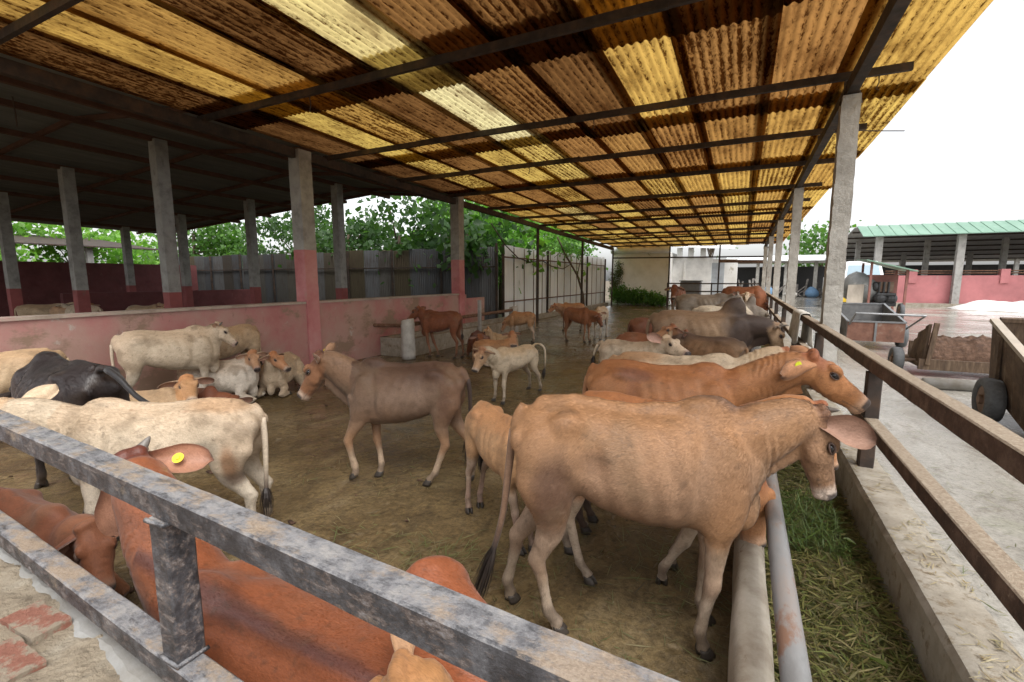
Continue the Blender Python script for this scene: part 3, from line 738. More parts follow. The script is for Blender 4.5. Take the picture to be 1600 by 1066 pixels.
    if P.get('tuft', True):
        tl = info['tail']
        strands('tail_tuft', tl[-2] * sc, P.get('seed', 1), M[P.get('tuftmat', 'tuft')], o, P.get('tuftn', 60), P.get('tuftl', .22) * sc[2], .032 * sc[1], tl[-1] - tl[-3])
    if P.get('tag'):
        colr, sg, shape = P['tag']
        dv = P.get('earl' if sg > 0 else 'earr', P.get('ear', (-.15, 1, -.15)))
        out = nrm(info['ax'] * dv[0] + info['sd'] * sg * dv[1] + np.array((0, 0, 1)) * dv[2])
        face = nrm(info['ax'] * .75 + info['up'] * .1 - np.array((0, 0, 1)) * P.get('eardown', .35))
        ka = 'earlabs' if sg > 0 else 'earrabs'
        if P.get(ka): out, face = nrm(P[ka][0]), np.array(P[ka][1], float)
        face = nrm(face - out * (face @ out)); wv = np.cross(face, out)
        side = P.get('tagside', 1)
        c = hp(.022, sg * .055, -.045) + out * .11 * hs * es + face * side * P.get('tagoff', .035) + np.array((0, 0, -1)) * .02 * P.get('droop', .35)
        c = c + np.array(P.get('tagshift', (0, 0, 0)))
        T = Soup()
        if shape == 'round':
            T.rings([[(c + face * side * h + (out * math.cos(a) + wv * math.sin(a)) * r) * sc for a in np.linspace(0, 6.283, 20, endpoint=False)] for h, r in ((0, .019), (.004, .019), (.004, .008), (.009, .007))])
            simple_obj('ear_tag', T, M[colr], o, False)
        else:
            ang = P.get('tagang', 0); u1 = out * math.cos(ang) + wv * math.sin(ang); u2 = -out * math.sin(ang) + wv * math.cos(ang)
            w_, h_ = .024, .034
            T.rings([[(c + face * side * k + u1 * a * w_ + u2 * b * h_) * sc for a, b in ((-1, -1), (1, -1), (1, .6), (.4, 1), (-.4, 1), (-1, .6))] for k in (0, .004)])
            simple_obj('ear_tag', T, M[colr], o, False)
    return o, info
# ------------------------------------------------------------------ helpers for built things
def tag(o, label=None, cat=None, group=None, kind=None):
    for k, v in (('label', label), ('category', cat), ('group', group), ('kind', kind)):
        if v: o[k] = v
    return o
def thing(name, label, cat, loc=(0, 0, 0), group=None, rot=0):
    o = bpy.data.objects.new(name, None); o.empty_display_size = .1; COL.objects.link(o)
    o.location = loc; o.rotation_euler = (0, 0, rot); return tag(o, label, cat, group)
def beam(S, p0, p1, w, h, up=(0, 0, 1)):
    """square bar from p0 to p1; w across, h along up"""
    p0, p1 = np.array(p0, float), np.array(p1, float); d = nrm(p1 - p0); u = np.array(up, float); u = u - d * (u @ d)
    if np.linalg.norm(u) < .05: u = np.array((0., 1, 0)) - d * d[1]
    u = nrm(u); s = np.cross(d, u)
    S.rings([[p + s * a * w / 2 + u * b * h / 2 for a, b in ((-1, -1), (1, -1), (1, 1), (-1, 1))] for p in (p0, p1)])
def box(S, x0, x1, y0, y1, z0, z1):
    S.rings([[(x0, y0, z), (x1, y0, z), (x1, y1, z), (x0, y1, z)] for z in (z0, z1)])
def rod(S, p0, p1, r, n=10):
    d = nrm(np.array(p1, float) - np.array(p0, float)); sd = (0, 1, 0) if abs(d[1]) < .9 else (1, 0, 0)
    S.tube([(p0, r, r), (p1, r, r)], n, sd)
def wire(S, pts, r, n=6):
    S.tube([(p, r, r) for p in pts], n, (.3, .9, .2))
def obj(name, S, mat, parent=None, smooth=False, bevel=0, kind=None, label=None, local=False):
    off = np.zeros(3); q_ = parent
    while q_ is not None and not local: off = off + np.array(q_.location); q_ = q_.parent
    me = bpy.data.meshes.new(name); me.from_pydata([tuple((np.array(v, float) - off).tolist()) for v in S.v], [], S.f)
    me.materials.append(M[mat] if isinstance(mat, str) else mat)
    if smooth: me.polygons.foreach_set('use_smooth', [True] * len(me.polygons))
    o = bpy.data.objects.new(name, me); COL.objects.link(o); o.parent = parent
    if bevel:
        b = o.modifiers.new('bevel', 'BEVEL'); b.width = bevel; b.segments = 2; b.limit_method = 'ANGLE'
    if kind: o['kind'] = kind
    if label: o['label'] = label
    return o
def inst(name, me, loc, parent=None, rot=(0, 0, 0), scale=(1, 1, 1)):
    o = bpy.data.objects.new(name, me); COL.objects.link(o); o.parent = parent
    off = Vector(parent.location) if parent is not None else Vector((0, 0, 0))
    o.location = Vector(loc) - off; o.rotation_euler = rot; o.scale = scale; return o
def grid(x0, x1, y0, y1, nx, ny, zf):
    xs, ys = np.meshgrid(np.linspace(x0, x1, nx), np.linspace(y0, y1, ny))
    P = np.stack([xs.ravel(), ys.ravel(), np.zeros(nx * ny)], 1); P[:, 2] = zf(P)
    i = np.arange(nx * ny).reshape(ny, nx)
    F = np.stack([i[:-1, :-1].ravel(), i[:-1, 1:].ravel(), i[1:, 1:].ravel(), i[1:, :-1].ravel()], 1)
    S = Soup(); S.v = P.tolist(); S.f = F.tolist(); return S
def rough_box(x0, x1, y0, y1, z0, z1, cell=.08, amp=.012, seed=0, freq=7, caps=True):
    """box whose faces are finely divided and uneven, like hand-laid render"""
    S = Soup()
    nx = max(2, int((x1 - x0) / cell)); ny = max(2, int((y1 - y0) / cell)); nz = max(2, int((z1 - z0) / cell))
    per = [(x0 + (x1 - x0) * i / nx, y0) for i in range(nx)] + [(x1, y0 + (y1 - y0) * i / ny) for i in range(ny)] + \
          [(x1 - (x1 - x0) * i / nx, y1) for i in range(nx)] + [(x0, y1 - (y1 - y0) * i / ny) for i in range(ny)]
    cx, cy = (x0 + x1) / 2, (y0 + y1) / 2
    P = np.array([(px, py, z0 + (z1 - z0) * k / nz) for k in range(nz + 1) for px, py in per])
    d = (fbm(P * freq, seed) - .5) * amp * 2 + (fbm(P * freq * 3.3, seed + 9) - .5) * amp
    n = np.stack([np.where(P[:, 0] <= x0 + 1e-6, -1, np.where(P[:, 0] >= x1 - 1e-6, 1, 0)), np.where(P[:, 1] <= y0 + 1e-6, -1, np.where(P[:, 1] >= y1 - 1e-6, 1, 0)), np.zeros(len(P))], 1)
    P = P + n * d[:, None]
    m = len(per); S.rings([P[k * m:(k + 1) * m] for k in range(nz + 1)], cap=False)
    if caps:
        c = len(S.v); S.v.append((cx, cy, z1)); b = nz * m
        for j in range(m): S.f.append((b + j, b + (j + 1) % m, c))
    return S
def corrugated(name, wd, ln, period, amp, mat, seg=6, rows=2, vertical=False, sag=0):
    """corrugated sheet: x across the furrows, y (or z) along them"""
    n = int(wd / period * seg) + 1; V = []; F = []
    for r in range(rows + 1):
        for i in range(n):
            x = wd * i / (n - 1); h = amp * math.sin(2 * math.pi * x / period); y = ln * r / rows
            hh = h - sag * math.sin(math.pi * r / rows)
            V.append((x, h, y) if vertical else (x, y, hh))
    for r in range(rows):
        for i in range(n - 1):
            a = r * n + i; F.append((a, a + 1, a + n + 1, a + n))
    me = bpy.data.meshes.new(name); me.from_pydata(V, [], F); me.materials.append(M[mat])
    me.polygons.foreach_set('use_smooth', [True] * len(me.polygons)); return me
def blades(name, P, lens, wid, mat, seed, parent=None, kind='stuff', flat=.35, curl=.3):
    """many thin bent leaf blades lying about points P"""
    rs = np.random.RandomState(seed); n = len(P)
    az = rs.rand(n) * 2 * np.pi; el = (rs.rand(n) - .35) * flat * 2
    d = np.stack([np.cos(az) * np.cos(el), np.sin(az) * np.cos(el), np.sin(el)], 1)
    s = np.stack([-np.sin(az), np.cos(az), (rs.rand(n) - .5) * .9], 1); s /= np.linalg.norm(s, axis=1, keepdims=True)
    ln = lens[0] + (lens[1] - lens[0]) * rs.rand(n) ** 2; wd = wid[0] + (wid[1] - wid[0]) * rs.rand(n)
    up = np.array((0, 0, 1.)); k = (rs.rand(n) - .3) * curl
    V = np.zeros((n, 6, 3))
    for j, (tt, ws) in enumerate(((-.5, .35), (0, 1), (.5, .15))):
        c = P + d * (ln * tt)[:, None] + up * (-(tt * tt) * ln * k)[:, None]
        V[:, 2 * j] = c - s * (wd * ws / 2)[:, None]; V[:, 2 * j + 1] = c + s * (wd * ws / 2)[:, None]
    V = V.reshape(-1, 3); b = np.arange(n)[:, None] * 6
    F = np.concatenate([b + np.array([0, 1, 3, 2]), b + np.array([2, 3, 5, 4])])
    return rawmesh(name, V, F, mat, parent, kind)
def rawmesh(name, V, F, mat, parent=None, kind=None):
    me = bpy.data.meshes.new(name); nf = len(F); k = F.shape[1]
    me.vertices.add(len(V)); me.vertices.foreach_set('co', np.asarray(V, np.float32).ravel())
    me.loops.add(nf * k); me.loops.foreach_set('vertex_index', F.astype(np.int32).ravel())
    me.polygons.add(nf); me.polygons.foreach_set('loop_start', np.arange(nf, dtype=np.int32) * k)
    me.update(calc_edges=True); me.materials.append(M[mat])
    o = bpy.data.objects.new(name, me); COL.objects.link(o); o.parent = parent
    if kind: o['kind'] = kind
    return o
def leaves(name, blobs, n, size, mat, seed, parent, clump=.35, kind=None, origin=(0, 0, 0)):
    """n folded leaves in clumps spread through ellipsoid blobs (centre, radii)"""
    rs = np.random.RandomState(seed); wts = np.array([r[0] * r[1] * r[2] for _, r in blobs]) ** .6; wts /= wts.sum()
    nc = max(8, n // 26); bi = rs.choice(len(blobs), nc, p=wts)
    u = rs.normal(size=(nc, 3)); u /= np.linalg.norm(u, axis=1, keepdims=True); u *= (rs.rand(nc, 1) ** .45)
    cen = np.array([blobs[i][0] for i in bi]) + u * np.array([blobs[i][1] for i in bi])
    ci = rs.randint(0, nc, n); P = cen[ci] + rs.normal(size=(n, 3)) * clump * np.array((1, 1, .7))
    d = rs.normal(size=(n, 3)); d[:, 2] -= .5; d /= np.linalg.norm(d, axis=1, keepdims=True)
    s = np.cross(d, rs.normal(size=(n, 3))); s /= np.linalg.norm(s, axis=1, keepdims=True); nn = np.cross(d, s)
    L = size * (.6 + .8 * rs.rand(n))[:, None]
    V = np.stack([P, P + d * L * .45 + s * L * .34 + nn * L * .07, P + d * L, P + d * L * .45 - s * L * .34 + nn * L * .07, P + d * L * .5 - nn * L * .03], 1)
    V = V.reshape(-1, 3) - np.array(origin); b = np.arange(n)[:, None] * 5
    F = np.concatenate([b + np.array([0, 1, 4]), b + np.array([1, 2, 4]), b + np.array([2, 3, 4]), b + np.array([3, 0, 4])])
    return rawmesh(name, V, F, mat, parent, kind)

# ------------------------------------------------------------------ ground
YG = .25                                       # level of the yard outside the trough
S = Soup(); S.v = [(-300, -300, -.03), (300, -300, -.03), (300, 300, -.03), (-300, 300, -.03)]; S.f = [(0, 1, 2, 3)]
tag(obj('ground', S, 'soil'), kind='structure')
S = grid(-7.6, .10, .45, 31, 130, 420, lambda P: (fbm(P * 1.3, 3) - .5) * .05 + (fbm(P * 7, 4, 3) - .5) * .022 - .004)
tag(obj('pen_floor', S, 'mud', smooth=True), kind='structure')
S = grid(-27, -7.55, -2, 15.5, 40, 40, lambda P: P[:, 0] * 0)
tag(obj('stall_floor', S, 'mud', smooth=True), kind='structure')
S = grid(.93, 42, -3, 60, 120, 180, lambda P: YG + (fbm(P * .6, 5) - .5) * .03)
tag(obj('yard', S, 'yard_concrete', smooth=True), kind='structure')

# ------------------------------------------------------------------ the cattle shed over the pen
def rz(y): return 4.28 - .018 * y              # underside of the roof sheets
shed = thing('cattle_shed', 'long open cattle shed with amber corrugated fibre roof on concrete columns', 'shed', (0, 0, 0))
XW = -7.5
for i, y in enumerate((6.55, 11.9, 17.1, 22.3, 27.5)):
    x0, x1 = .86, 1.035
    S = rough_box(x0, x1, y - .088, y + .088, .0, rz(y) - .42, .05, .012, i * 5 + 2, 6)
    obj('column', S, 'column_render', shed, smooth=False)
for i, y in enumerate((1.1, 6.3, 11.6)):
    S = rough_box(XW - .14, XW + .14, y - .14, y + .14, .0, 2.28 if i else 1.31, .1, .006, i * 7 + 40)
    S2 = rough_box(XW - .14, XW + .14, y - .14, y + .14, 2.28, 4.08, .1, .006, i * 7 + 44)
    c = obj('column', S2, 'grey_post', shed); obj('painted_base', S, 'pink_paint', c, label='pink painted lower half of the column')
# bearers lengthwise, purlins across
S = Soup(); beam(S, (.95, 1.3, rz(1.3) - .33), (.95, 29.6, rz(29.6) - .33), .10, .14); obj('bearer', S, 'dark_steel', shed)
S = Soup(); beam(S, (XW, 1.3, rz(1.3) - .16), (XW, 29.6, rz(29.6) - .16), .12, .16); obj('bearer', S, 'dark_steel', shed)
for y in (6.55, 11.9, 17.1, 22.3, 27.5):
    S = Soup()
    for sx in (-1, 1): rod(S, (.95 + sx * .10, y, rz(y) - .50), (.95 + sx * .03, y - .02, rz(y) - .24), .012)
    obj('bracket', S, 'dark_steel', shed)
PUR = [2.25, 4.55, 6.91, 9.07, 11.16, 13.5, 15.7, 17.9, 20.1, 22.3, 24.5, 26.7, 29.0]
for i, y in enumerate(PUR):
    S = Soup(); z = rz(y) - .075
    for k in range(4):        # welded lengths, not quite true
        xa, xb = XW - .05 + k * 2.275, XW - .05 + (k + 1) * 2.275
        o = random.uniform(-.008, .008)
        beam(S, (xa + .001, y, z + .01 + o), (xb - .001, y, z + .01 + o), .05, .085)
    obj('purlin', S, 'dark_steel', shed)
    S = Soup(); beam(S, (.95, y, rz(y) - .25), (.95, y, rz(y) - .131), .05, .05, (0, 1, 0)); obj('spacer', S, 'dark_steel', shed)
S = Soup()
box(S, XW - .22, XW - .08, 1.4, 29.8, 0, .003)
for q in range(len(S.v)): S.v[q] = (S.v[q][0], S.v[q][1], S.v[q][2] + rz(S.v[q][1]) - .055)
obj('gutter', S, 'dark_steel', shed)
# roof sheets: 11 across, rows overlapping; tone 0 rusty and blind ... 1 pale and clear
TONE = {0: [.30, .70, .62, .36, .92, .36, .36, .55, .44, .40, .80],
        1: [.28, .82, .74, .34, 1.0, .32, .34, .80, .46, .44, .80],
        2: [.30, .80, .42, .85, .86, .48, .53, .55, .56, .70, .82],
        3: [.52, .66, .46, .80, .46, .58, .76, .74, .70, .72, .70],
        4: [.80, .66, .86, .50, .84, .45, .72, .50, .80, .66, .82],
        5: [.80, .84, .45, .82, .60, .85, .50, .66, .58, .78, .60],
        6: [.62, .80, .84, .55, .82, .52, .80, .62, .80, .58, .70]}
meA = corrugated('roof_sheet', 1.0, 3.85, .0952, .0145, 'roof_fibre', 6, 6, sag=-.006)
meB = corrugated('roof_sheet', 1.0, 3.85, .0952, .0145, 'roof_fibre', 6, 6, sag=.012)
rr = random.Random(3)
for r in range(9):
    y0 = 1.55 + 3.31 * r - .55
    if r == 0: y0 = 1.42
    for i in range(11):
        tone = TONE[r][i] if r in TONE else rr.choice((.82, .66, .5, .8, .7))
        x = XW - .06 + .842 * i
        jx, jy = rr.uniform(-.02, .02), rr.uniform(-.06, .06)
        o = inst('roof_sheet', meA if (i + r) % 3 else meB, (x + jx, y0 + jy, rz(y0) + .016 + .026 * (i % 2) + .004 * (r % 2) + (.012 if r else 0)), shed,
                 (-.018 - .0035, 0, rr.uniform(-.004, .004)))
        o['tone'] = float(np.clip(tone + rr.uniform(-.06, .06), 0, 1))
# tie rail and posts at the far end of the pen
S = Soup(); beam(S, (XW, 29.6, 3.02), (1.2, 29.6, 2.95), .06, .08); obj('tie_rail', S, 'dark_steel', shed)
for x in (XW, -4.05, -1.3):
    S = Soup(); beam(S, (x, 29.6, 0), (x, 29.6, rz(29.6) - .1), .08, .08, (0, 1, 0)); obj('end_post', S, 'dark_steel', shed)
for y in (17.4, 23.2):
    S = Soup(); beam(S, (-7.45, y, 0), (-7.45, y, rz(y) - .24), .09, .09, (0, 1, 0)); obj('side_post', S, 'dark_steel', shed)
S = Soup(); beam(S, (-1.3, 29.3, 2.72), (1.05, 29.3, 2.66), .10, .16); obj('old_beam', S, 'rust_steel', shed)

for (x, y, l) in ((-2.1, 6.93, .12), (.35, 6.93, .10), (-5.2, 4.57, .16), (-4.1, 9.09, .10), (1.25, 6.93, .13), (-.6, 11.18, .09)):
    S = Soup(); z = rz(y) - .118; wire(S, [(x, y, z + .03), (x + .01, y + .012, z - l * .5), (x - .015, y + .01, z - l), (x + .012, y, z - l * 1.12)], .007, 5); obj('hook_wire', S, 'dark_steel', shed)

# ------------------------------------------------------------------ pink dividing wall on the left
pw = thing('pink_wall', 'low pink painted wall with bare stained patches along the left of the pen', 'wall', (XW, 6, 0))
S = rough_box(XW - .11, XW + .10, -1.0, 11.9, 0, 1.27, .12, .008, 77, 2.5); obj('wall_body', S, 'pink_wall', pw, smooth=False)
S = rough_box(XW - .135, XW + .125, -1.0, 6.155, 1.272, 1.31, .12, .007, 79); obj('coping', S, 'wall_cap', pw)
S = rough_box(XW - .135, XW + .125, 6.445, 11.455, 1.272, 1.31, .12, .007, 81); obj('coping', S, 'wall_cap', pw)
S = rough_box(XW + .10, XW + .28, -.5, 7.2, -.02, .05, .1, .012, 83); obj('plinth', S, 'trough_concrete', pw)
S = rough_box(XW - .04, XW + .03, 11.9, 13.1, 0, 1.15, .1, .01, 84); obj('end_stub', S, 'pink_wall', pw)

# ------------------------------------------------------------------ second shed beyond the wall
shed2 = thing('open_shed', 'dark grey roofed open shed with rows of white and red posts behind the pink wall', 'shed', (-16, 6, 0))
def r2(x, y): return 4.62 - .012 * y + .10 * min(-XW - 8.2 + (-x - 7.5), 4.4) * (1 if x < -7.5 else 0) - .065 * max(0, -x - 12.6)
for ix, x in enumerate((-11.85, -16.2, -20.5, -24.8)):
    for iy, y in enumerate((1.1, 6.2, 11.3)):
        if x == -11.85 and y == 1.1: continue
        top = r2(x, y) - .12
        S = rough_box(x - .13, x + .13, y - .13, y + .13, 1.43, top, .2, .005, ix * 11 + iy)
        c = obj('post', S, 'grey_post', shed2)
        S = rough_box(x - .131, x + .131, y - .131, y + .131, 0, 1.43, .2, .005, ix * 11 + iy + 3); obj('painted_base', S, 'red_base', c)
me2 = corrugated('roof_sheet', 1.2, 5.7, .12, .012, 'grey_sheet', 4, 2)
for i in range(19):
    for j, y in enumerate((-2.5, 2.9, 8.3)):
        x0 = -7.62 - (i + 1) * 1.02
        za, zb = r2(x0 + 1.02, y), r2(x0, y)
        o = inst('roof_sheet', me2, (x0, y, r2(x0, y) + .05 + .003 * (i % 2)), shed2, (-.012, -math.atan2(za - zb, 1.02), 0))
for y in (-.2, 2.4, 5.0, 7.6, 10.2, 12.8, 13.7):
    S = Soup(); xs = (-7.7, -12.6, -27.0)
    for a, b in zip(xs, xs[1:]): beam(S, (a, y, r2(a, y) - .02), (b, y, r2(b, y) - .02), .07, .09)
    obj('rafter', S, 'rafter_rust', shed2)
for x in (-9.8, -11.85, -14, -16.2, -18.4, -20.5, -24.8):
    S = Soup(); beam(S, (x, -2.4, r2(x, -2.4) - .12), (x, 13.8, r2(x, 13.8) - .12), .09, .11); obj('purlin', S, 'rafter_rust', shed2)
S = Soup(); wire(S, [(-11.2, 3.7, 4.78), (-11.22, 3.72, 4.55), (-11.17, 3.7, 4.42), (-11.2, 3.71, 4.3)], .012); obj('loose_wire', S, 'dark_steel', shed2)
# its own low wall on the far left, and the tin roof beyond
lw = thing('stall_wall', 'dark red low wall at the back of the second shed', 'wall', (-27, 6, 0))
S = rough_box(-27.1, -26.9, -3, 15.4, 0, 2.45, .3, .01, 91); obj('wall_body', S, 'red_paint', lw)
S = rough_box(-22.5, -22.3, 8.0, 15.4, 0, 1.2, .3, .01, 92); obj('inner_wall', S, 'red_paint', lw)
fs = thing('tin_shelter', 'low dark tin shelter beyond the second shed, far left', 'shelter', (-36, 9, 0))
S = Soup(); S.rings([[(-29.5, y, 3.3), (-29.5, y, 3.36), (-37, y, 4.25), (-37, y, 4.19)] for y in (-6, 15)]); obj('roof', S, 'dark_steel', fs)
for y in (2, 7, 12):
    S = Soup(); beam(S, (-30, y, 0), (-30, y, 3.29), .25, .25, (0, 1, 0)); obj('post', S, 'grey_post', fs)

# ------------------------------------------------------------------ fences at the back
df = thing('corrugated_fence', 'dark corrugated iron fence across the back, under the trees', 'fence', (-8.3, 15.6, 0))
mf = corrugated('sheet', .86, 2.92, .0956, .021, 'dark_sheet', 6, 1, vertical=True)
rf = random.Random(11)
for i in range(27):
    x = -8.32 - .83 * (i + 1)
    inst('sheet', mf, (x, 15.6 + .006 * (i % 2), rf.uniform(-.03, .05)), df, (rf.uniform(-.008, .008), 0, 0))
S = Soup()
for i in range(9): beam(S, (-8.32 - 2.5 * i, 15.54, 2.18), (-8.32 - 2.5 * (i + 1), 15.54, 2.18), .05, .05)
obj('cross_rail', S, 'dark_steel', df)
for i in range(9):
    S = Soup(); beam(S, (-8.32 - 2.5 * i, 15.52, 0), (-8.32 - 2.5 * i, 15.52, 2.95 if i else 3.05), .07, .07, (0, 1, 0)); obj('post', S, 'dark_steel', df)

wf = thing('sheet_fence', 'pale rust streaked sheet metal fence along the far left of the pen', 'fence', (-8.2, 23, 0))
YF = [15.75 + .97 * i for i in range(16)]
for i, y in enumerate(YF[:-1]):
    S = Soup(); h = 2.98 + .008 * i + rf.uniform(-.03, .03)
    V = []
    n = 24
    for zz in (.86, h):
        for j in range(n + 1):
            u = j / n; bump_ = .012 * max(0, 1 - abs(((u * 4) % 1) - .5) * 7)
            V.append((-8.2 + bump_, y + .01 + (.97 - .016) * u, zz))
    S.v = V; S.f = [(j, j + 1, n + 2 + j, n + 1 + j) for j in range(n)]
    obj('panel', S, 'white_sheet', wf)
    S = Soup(); S.v = [(-8.19, y + .008, .12), (-8.19, y + .962, .12), (-8.19, y + .962, .84), (-8.19, y + .008, .84)]; S.f = [(0, 1, 2, 3)]
    obj('lower_panel', S, 'white_sheet', wf)
    S = Soup(); beam(S, (-8.17, y, .1), (-8.17, y, 2.95), .022, .022, (0, 1, 0)); obj('seam', S, 'rust_steel', wf)
for z in (.85, 2.55):
    S = Soup(); beam(S, (-8.15, YF[0], z), (-8.15, YF[-1], z), .04, .05); obj('rail', S, 'rust_steel', wf)
for y in (15.7, 20.2, 26.3, 30.2):
    S = Soup(); beam(S, (-8.13, y, 0), (-8.13, y, 3.0), .08, .08, (0, 1, 0)); obj('post', S, 'dark_steel', wf)
S = rough_box(-8.32, -7.95, 17.2, 30.5, -.05, .16, .2, .03, 95); obj('footing', S, 'trough_concrete', wf)

# ------------------------------------------------------------------ trees behind the fences
def limb(S, pts, r0, r1, n=8):
    k = len(pts); S.tube([(p, r0 + (r1 - r0) * i / (k - 1), r0 + (r1 - r0) * i / (k - 1)) for i, p in enumerate(pts)], n, (.2, .9, .1))
def tree(label, x, y, h, spread, n, size, mat, seed, low=.32, lean=0, group='trees behind the fence', name='tree'):
    rs = random.Random(seed); t = thing(name, label, 'tree', (x, y, 0), group)
    S = Soup(); top = (x + lean, y, h * .62)
    limb(S, [(x, y, -.05), (x + lean * .3 + rs.uniform(-.1, .1), y, h * .2), (x + lean * .6, y + rs.uniform(-.1, .1), h * .42), top], .05 + h * .014, .04 + h * .004)
    bl = []
    for k in range(7):
        a = k * 2.4 + rs.uniform(-.4, .4); rr_ = spread * rs.uniform(.45, .95); z = h * rs.uniform(low + .1, .92)
        e = (x + lean * z / h + math.cos(a) * rr_ * .8, y + math.sin(a) * rr_ * .8, z)
        s0 = (x + lean * .5, y, h * rs.uniform(.28, .55))
        mid = tuple((s0[q] * .5 + e[q] * .5) + (0, 0, .15 * h * .2)[q] for q in range(3))
        limb(S, [s0, mid, e], .02 + h * .006, .012)
        bl.append((e, (spread * rs.uniform(.32, .52), spread * rs.uniform(.32, .52), h * rs.uniform(.10, .19))))
    obj('trunk', S, 'bark', t, smooth=True)
    leaves('crown', bl, n, size, mat, seed, t, clump=size * 1.7, origin=(x, y, 0))
    return t
tree('broad leaved tree with open crown just behind the dark fence, right of the pink column', -10.6, 17.2, 6.4, 2.6, 1500, .36, 'leaf_dark', 21, .22)
tree('dark leafy tree reaching under the second shed roof, behind the pink column', -14.6, 17.6, 6.0, 2.7, 2600, .30, 'leaf_dark', 22, .16)
tree('bushy dark tree behind the fence left of the pink column', -19.5, 18.5, 6.5, 3.0, 2600, .28, 'leaf_dark', 23, .2, lean=.8)
tree('pale green shrub like tree behind the left end of the dark fence', -26.5, 22, 6.4, 3.4, 4200, .24, 'leaf_dark', 24, .2)
tree('bright green large leaved tree above the fence corner', -10.8, 20.6, 5.6, 2.6, 2600, .36, 'leaf_bright', 25, .3)
tree('bright young tree above the middle of the pale fence', -11.2, 25.5, 5.8, 2.9, 3600, .26, 'leaf_bright', 26, .25)
tree('mid green tree above the far end of the pale fence', -11.5, 31.5, 6.6, 3.2, 3800, .25, 'leaf_mid', 27, .3)
tree('tall pale tree far behind the dark fence', -18, 27, 9, 4.2, 2000, .32, 'leaf_bright', 28, .2)
tree('hazy green tree far off beyond the tin shelter', -42, 24, 9, 5, 3600, .40, 'leaf_mid', 29, .2)
tree('bright bush beyond the far left stall wall', -37, 14, 5.2, 4, 3200, .32, 'leaf_bright', 30, .1)
tree('green tree beyond the left end of the tin shelter', -46, 10, 8, 5, 3200, .4, 'leaf_bright', 31, .1)
tree('round green tree far behind the white sheds', 9, 72, 8.2, 4.5, 1600, .6, 'leaf_mid', 32, .2, group='far trees')
tree('distant tree peeping over the white shed roof', -3.6, 60, 9.2, 3.6, 1400, .45, 'leaf_mid', 33, .55, group='far trees')
# slender bare stem leaning on the pale fence
sap = thing('sapling', 'thin leaning stem with few leaves against the pale fence', 'tree', (-7.75, 23.6, 0))
S = Soup(); limb(S, [(-7.55, 24.0, 0), (-7.62, 23.95, .9), (-7.8, 23.5, 1.9), (-8.0, 22.2, 2.9), (-8.1, 21.3, 3.7)], .07, .035)
limb(S, [(-7.8, 23.5, 1.9), (-7.9, 24.2, 2.6), (-8.0, 24.9, 3.2)], .03, .012); limb(S, [(-8.0, 22.2, 2.9), (-7.95, 21.2, 2.95), (-7.9, 20.4, 2.7)], .025, .012)
obj('trunk', S, 'bark', sap, smooth=True)
leaves('crown', [((-8.2, 22.6, 3.2), (.3, 1.3, .5)), ((-8.1, 24.7, 3.2), (.3, .5, .4))], 420, .14, 'leaf_mid', 5, sap, clump=.2, origin=(-7.75, 23.6, 0))
cab = thing('hanging_cable', 'black cable sagging along the pale fence', 'cable', (-8, 18, 2.6))
S = Soup(); wire(S, [(-8.25, 15.0, 3.7), (-8.1, 15.8, 3.0), (-7.95, 16.6, 2.55), (-7.9, 17.6, 2.4), (-7.9, 19, 2.5), (-7.95, 20.2, 2.3), (-7.9, 21.6, 2.2), (-7.95, 22.8, 2.45)], .022); obj('strand', S, 'dark_steel', cab)

# ------------------------------------------------------------------ buildings past the far end
cb = thing('plastered_store', 'cream plastered store with moss stained corner at the end of the shed', 'building', (-6, 33, 0))
S = Soup(); box(S, -7.95, -4.3, 31.2, 36, 0, 3.42); obj('wall', S, 'cream_wall', cb)
S = Soup(); S.tube([((-7.98, 31.15, 3.58), .22, .30), ((-4.27, 31.15, 3.58), .22, .30)], 14); obj('parapet', S, 'white_wall', cb, smooth=True)
S = Soup(); box(S, -4.3, -1.9, 33.2, 37, 0, 3.1); obj('annexe_wall', S, 'white_wall', cb)
S = Soup(); box(S, -1.9, -.4, 33.6, 36, 0, 3.0); obj('end_wall', S, 'cream_wall', cb)
S = Soup(); box(S, -2.05, -1.15, 33.50, 33.56, .3, 2.75); obj('door', S, 'door_grey', cb)
S = Soup(); box(S, -3.62, -3.48, 33.12, 33.19, .2, 3.0); obj('pilaster', S, 'cream_wall', cb)
for x in (-3.9, -3.2, -2.45):
    S = Soup(); box(S, x - .16, x + .16, 33.0, 33.3, 3.1, 3.75); obj('pillar', S, 'white_wall', cb)
S = Soup(); S.v = [(-4.6, 32.4, 3.8), (-.6, 32.4, 3.55), (-.6, 38, 4.3), (-4.6, 38, 4.6), (-4.6, 32.4, 3.84), (-.6, 32.4, 3.59), (-.6, 38, 4.34), (-4.6, 38, 4.64)]
S.f = [(0, 1, 2, 3), (7, 6, 5, 4), (0, 1, 5, 4), (1, 2, 6, 5), (2, 3, 7, 6), (3, 0, 4, 7)]; obj('roof', S, 'white_roof', cb)
cr = thing('creeper', 'mossy green creeper on the corner of the cream store', 'plant', (-7.6, 31, 0))
leaves('foliage', [((-7.55, 31.0, 2.0), (.38, .12, 1.0)), ((-7.7, 31.0, 1.2), (.3, .12, .8))], 1500, .09, 'leaf_mossy', 41, cr, clump=.12, origin=(-7.6, 31, 0))
bh = thing('low_bush', 'low dark bush along the foot of the cream store wall', 'plant', (-6, 30.7, 0))
leaves('foliage', [((-7.2, 30.7, .75), (.7, .35, .5)), ((-6.2, 30.6, .62), (.8, .4, .45)), ((-5.2, 30.6, .5), (.7, .4, .38)), ((-4.7, 30.7, .35), (.4, .35, .25))], 5200, .12, 'leaf_mid', 42, bh, clump=.14, origin=(-6, 30.7, 0))
S = Soup()
